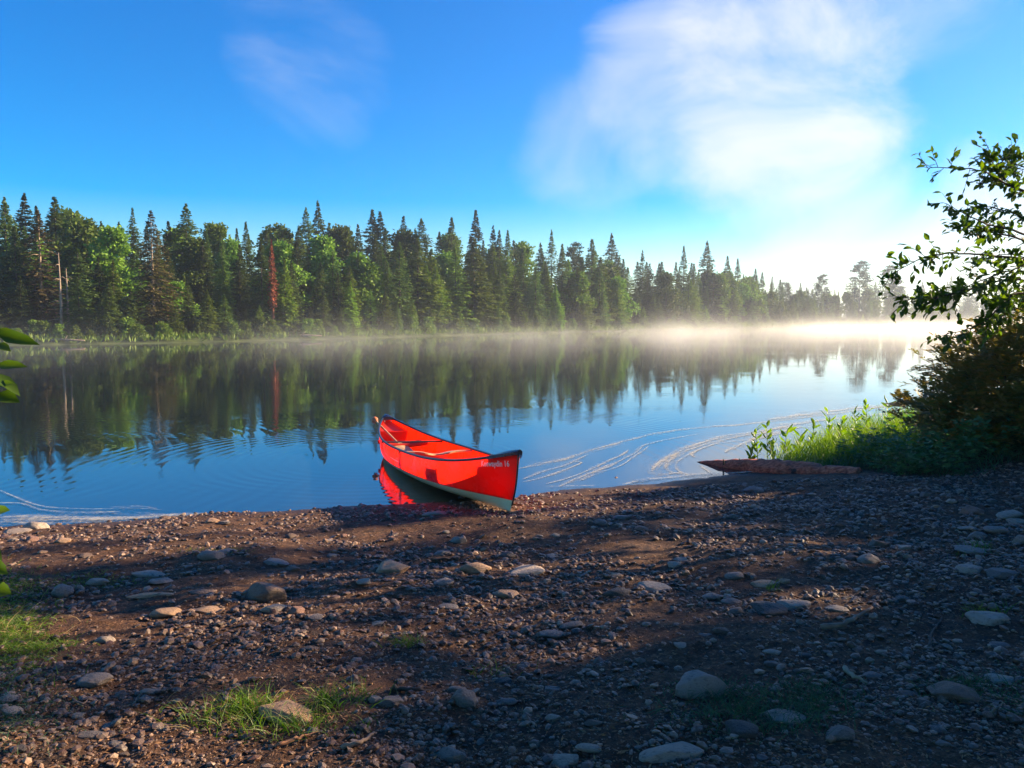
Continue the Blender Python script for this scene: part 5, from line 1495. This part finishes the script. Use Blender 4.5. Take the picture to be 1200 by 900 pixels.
# ------------------------------------------------------------------ sky + sun
world = bpy.data.worlds.new("World"); S.world = world; world.use_nodes = True
nt = world.node_tree
for x in list(nt.nodes): nt.nodes.remove(x)
n = N(nt)
sky = n.add('ShaderNodeTexSky'); sky.sky_type = 'NISHITA'; sky.sun_disc = False
sky.sun_elevation = SUN_EL; sky.sun_rotation = SUN_AZ; sky.air_density = 1.0; sky.dust_density = .05; sky.ozone_density = 3.0
hs = n.add('ShaderNodeHueSaturation'); hs.inputs['Saturation'].default_value = 1.85; hs.inputs['Hue'].default_value = .514; hs.inputs['Value'].default_value = 1.0
n.link(sky.outputs[0], hs.inputs['Color'])
tc = n.add('ShaderNodeTexCoord').outputs['Generated']
def dirpx(px, py):
    d = ray(px, py); return tuple(d / np.linalg.norm(d))
def blob(px, py, r_in, r_out):
    dt = n.add('ShaderNodeVectorMath', operation='DOT_PRODUCT'); n.link(tc, dt.inputs[0]); dt.inputs[1].default_value = dirpx(px, py)
    return n.maprange(dt.outputs['Value'], math.cos(R(r_out)), math.cos(R(r_in)))
mpw = n.add('ShaderNodeMapping'); n.link(tc, mpw.inputs[0]); mpw.inputs['Scale'].default_value = (1, 1, 1.5)
nz = n.noise(mpw.outputs[0], 4.2, 10, .56, .7); nzf = n.noise(mpw.outputs[0], 1.7, 3, .5)
def cloud(px, py, ri, ro, thr, gain, extra=0.0):
    b = blob(px, py, ri, ro)
    v = n.math('ADD', b, n.math('MULTIPLY', n.math('SUBTRACT', nz, .5), 1.8))
    return n.math('MULTIPLY', n.maprange(v, thr, thr + .85), gain)
cl = cloud(905, 118, 0, 14, .52, .84)
for a in (cloud(790, 120, 1, 10, .5, .5), cloud(1010, 310, 1, 11, .5, .55), cloud(370, 80, 0, 9, .60, .28), cloud(1070, 5, 0, 8, .6, .4), cloud(700, 180, 0, 9, .65, .35), cloud(1180, 345, 4, 12, .4, .7)):
    cl = n.math('MAXIMUM', cl, a)
colr = n.mix(cl, hs.outputs[0], (4.5, 4.5, 4.6))
bg = n.add('ShaderNodeBackground'); n.link(colr, bg.inputs[0]); bg.inputs[1].default_value = .072
ow = n.add('ShaderNodeOutputWorld'); n.link(bg.outputs[0], ow.inputs[0])

sun_d = bpy.data.lights.new('sun', 'SUN'); sun_d.energy = 5.0; sun_d.angle = R(.5); sun_d.color = (1.0, .77, .50)
sun = bpy.data.objects.new('sun', sun_d); COL.objects.link(sun)
sd = Vector((math.sin(SUN_AZ) * math.cos(SUN_EL), math.cos(SUN_AZ) * math.cos(SUN_EL), math.sin(SUN_EL)))
sun.rotation_euler = sd.to_track_quat('Z', 'Y').to_euler(); sun.location = (30, 20, 30)

S.view_settings.view_transform = 'Standard'; S.view_settings.look = 'None'; S.view_settings.gamma = 1; S.view_settings.exposure = 1.7
S.render.engine = 'CYCLES'
cy = S.cycles
cy.max_bounces = 6; cy.diffuse_bounces = 3; cy.glossy_bounces = 3; cy.transmission_bounces = 4; cy.transparent_max_bounces = 12; cy.volume_bounces = 1
cy.volume_step_rate = 4; cy.volume_max_steps = 64; cy.use_denoising = True
cy.caustics_reflective = False; cy.caustics_refractive = False
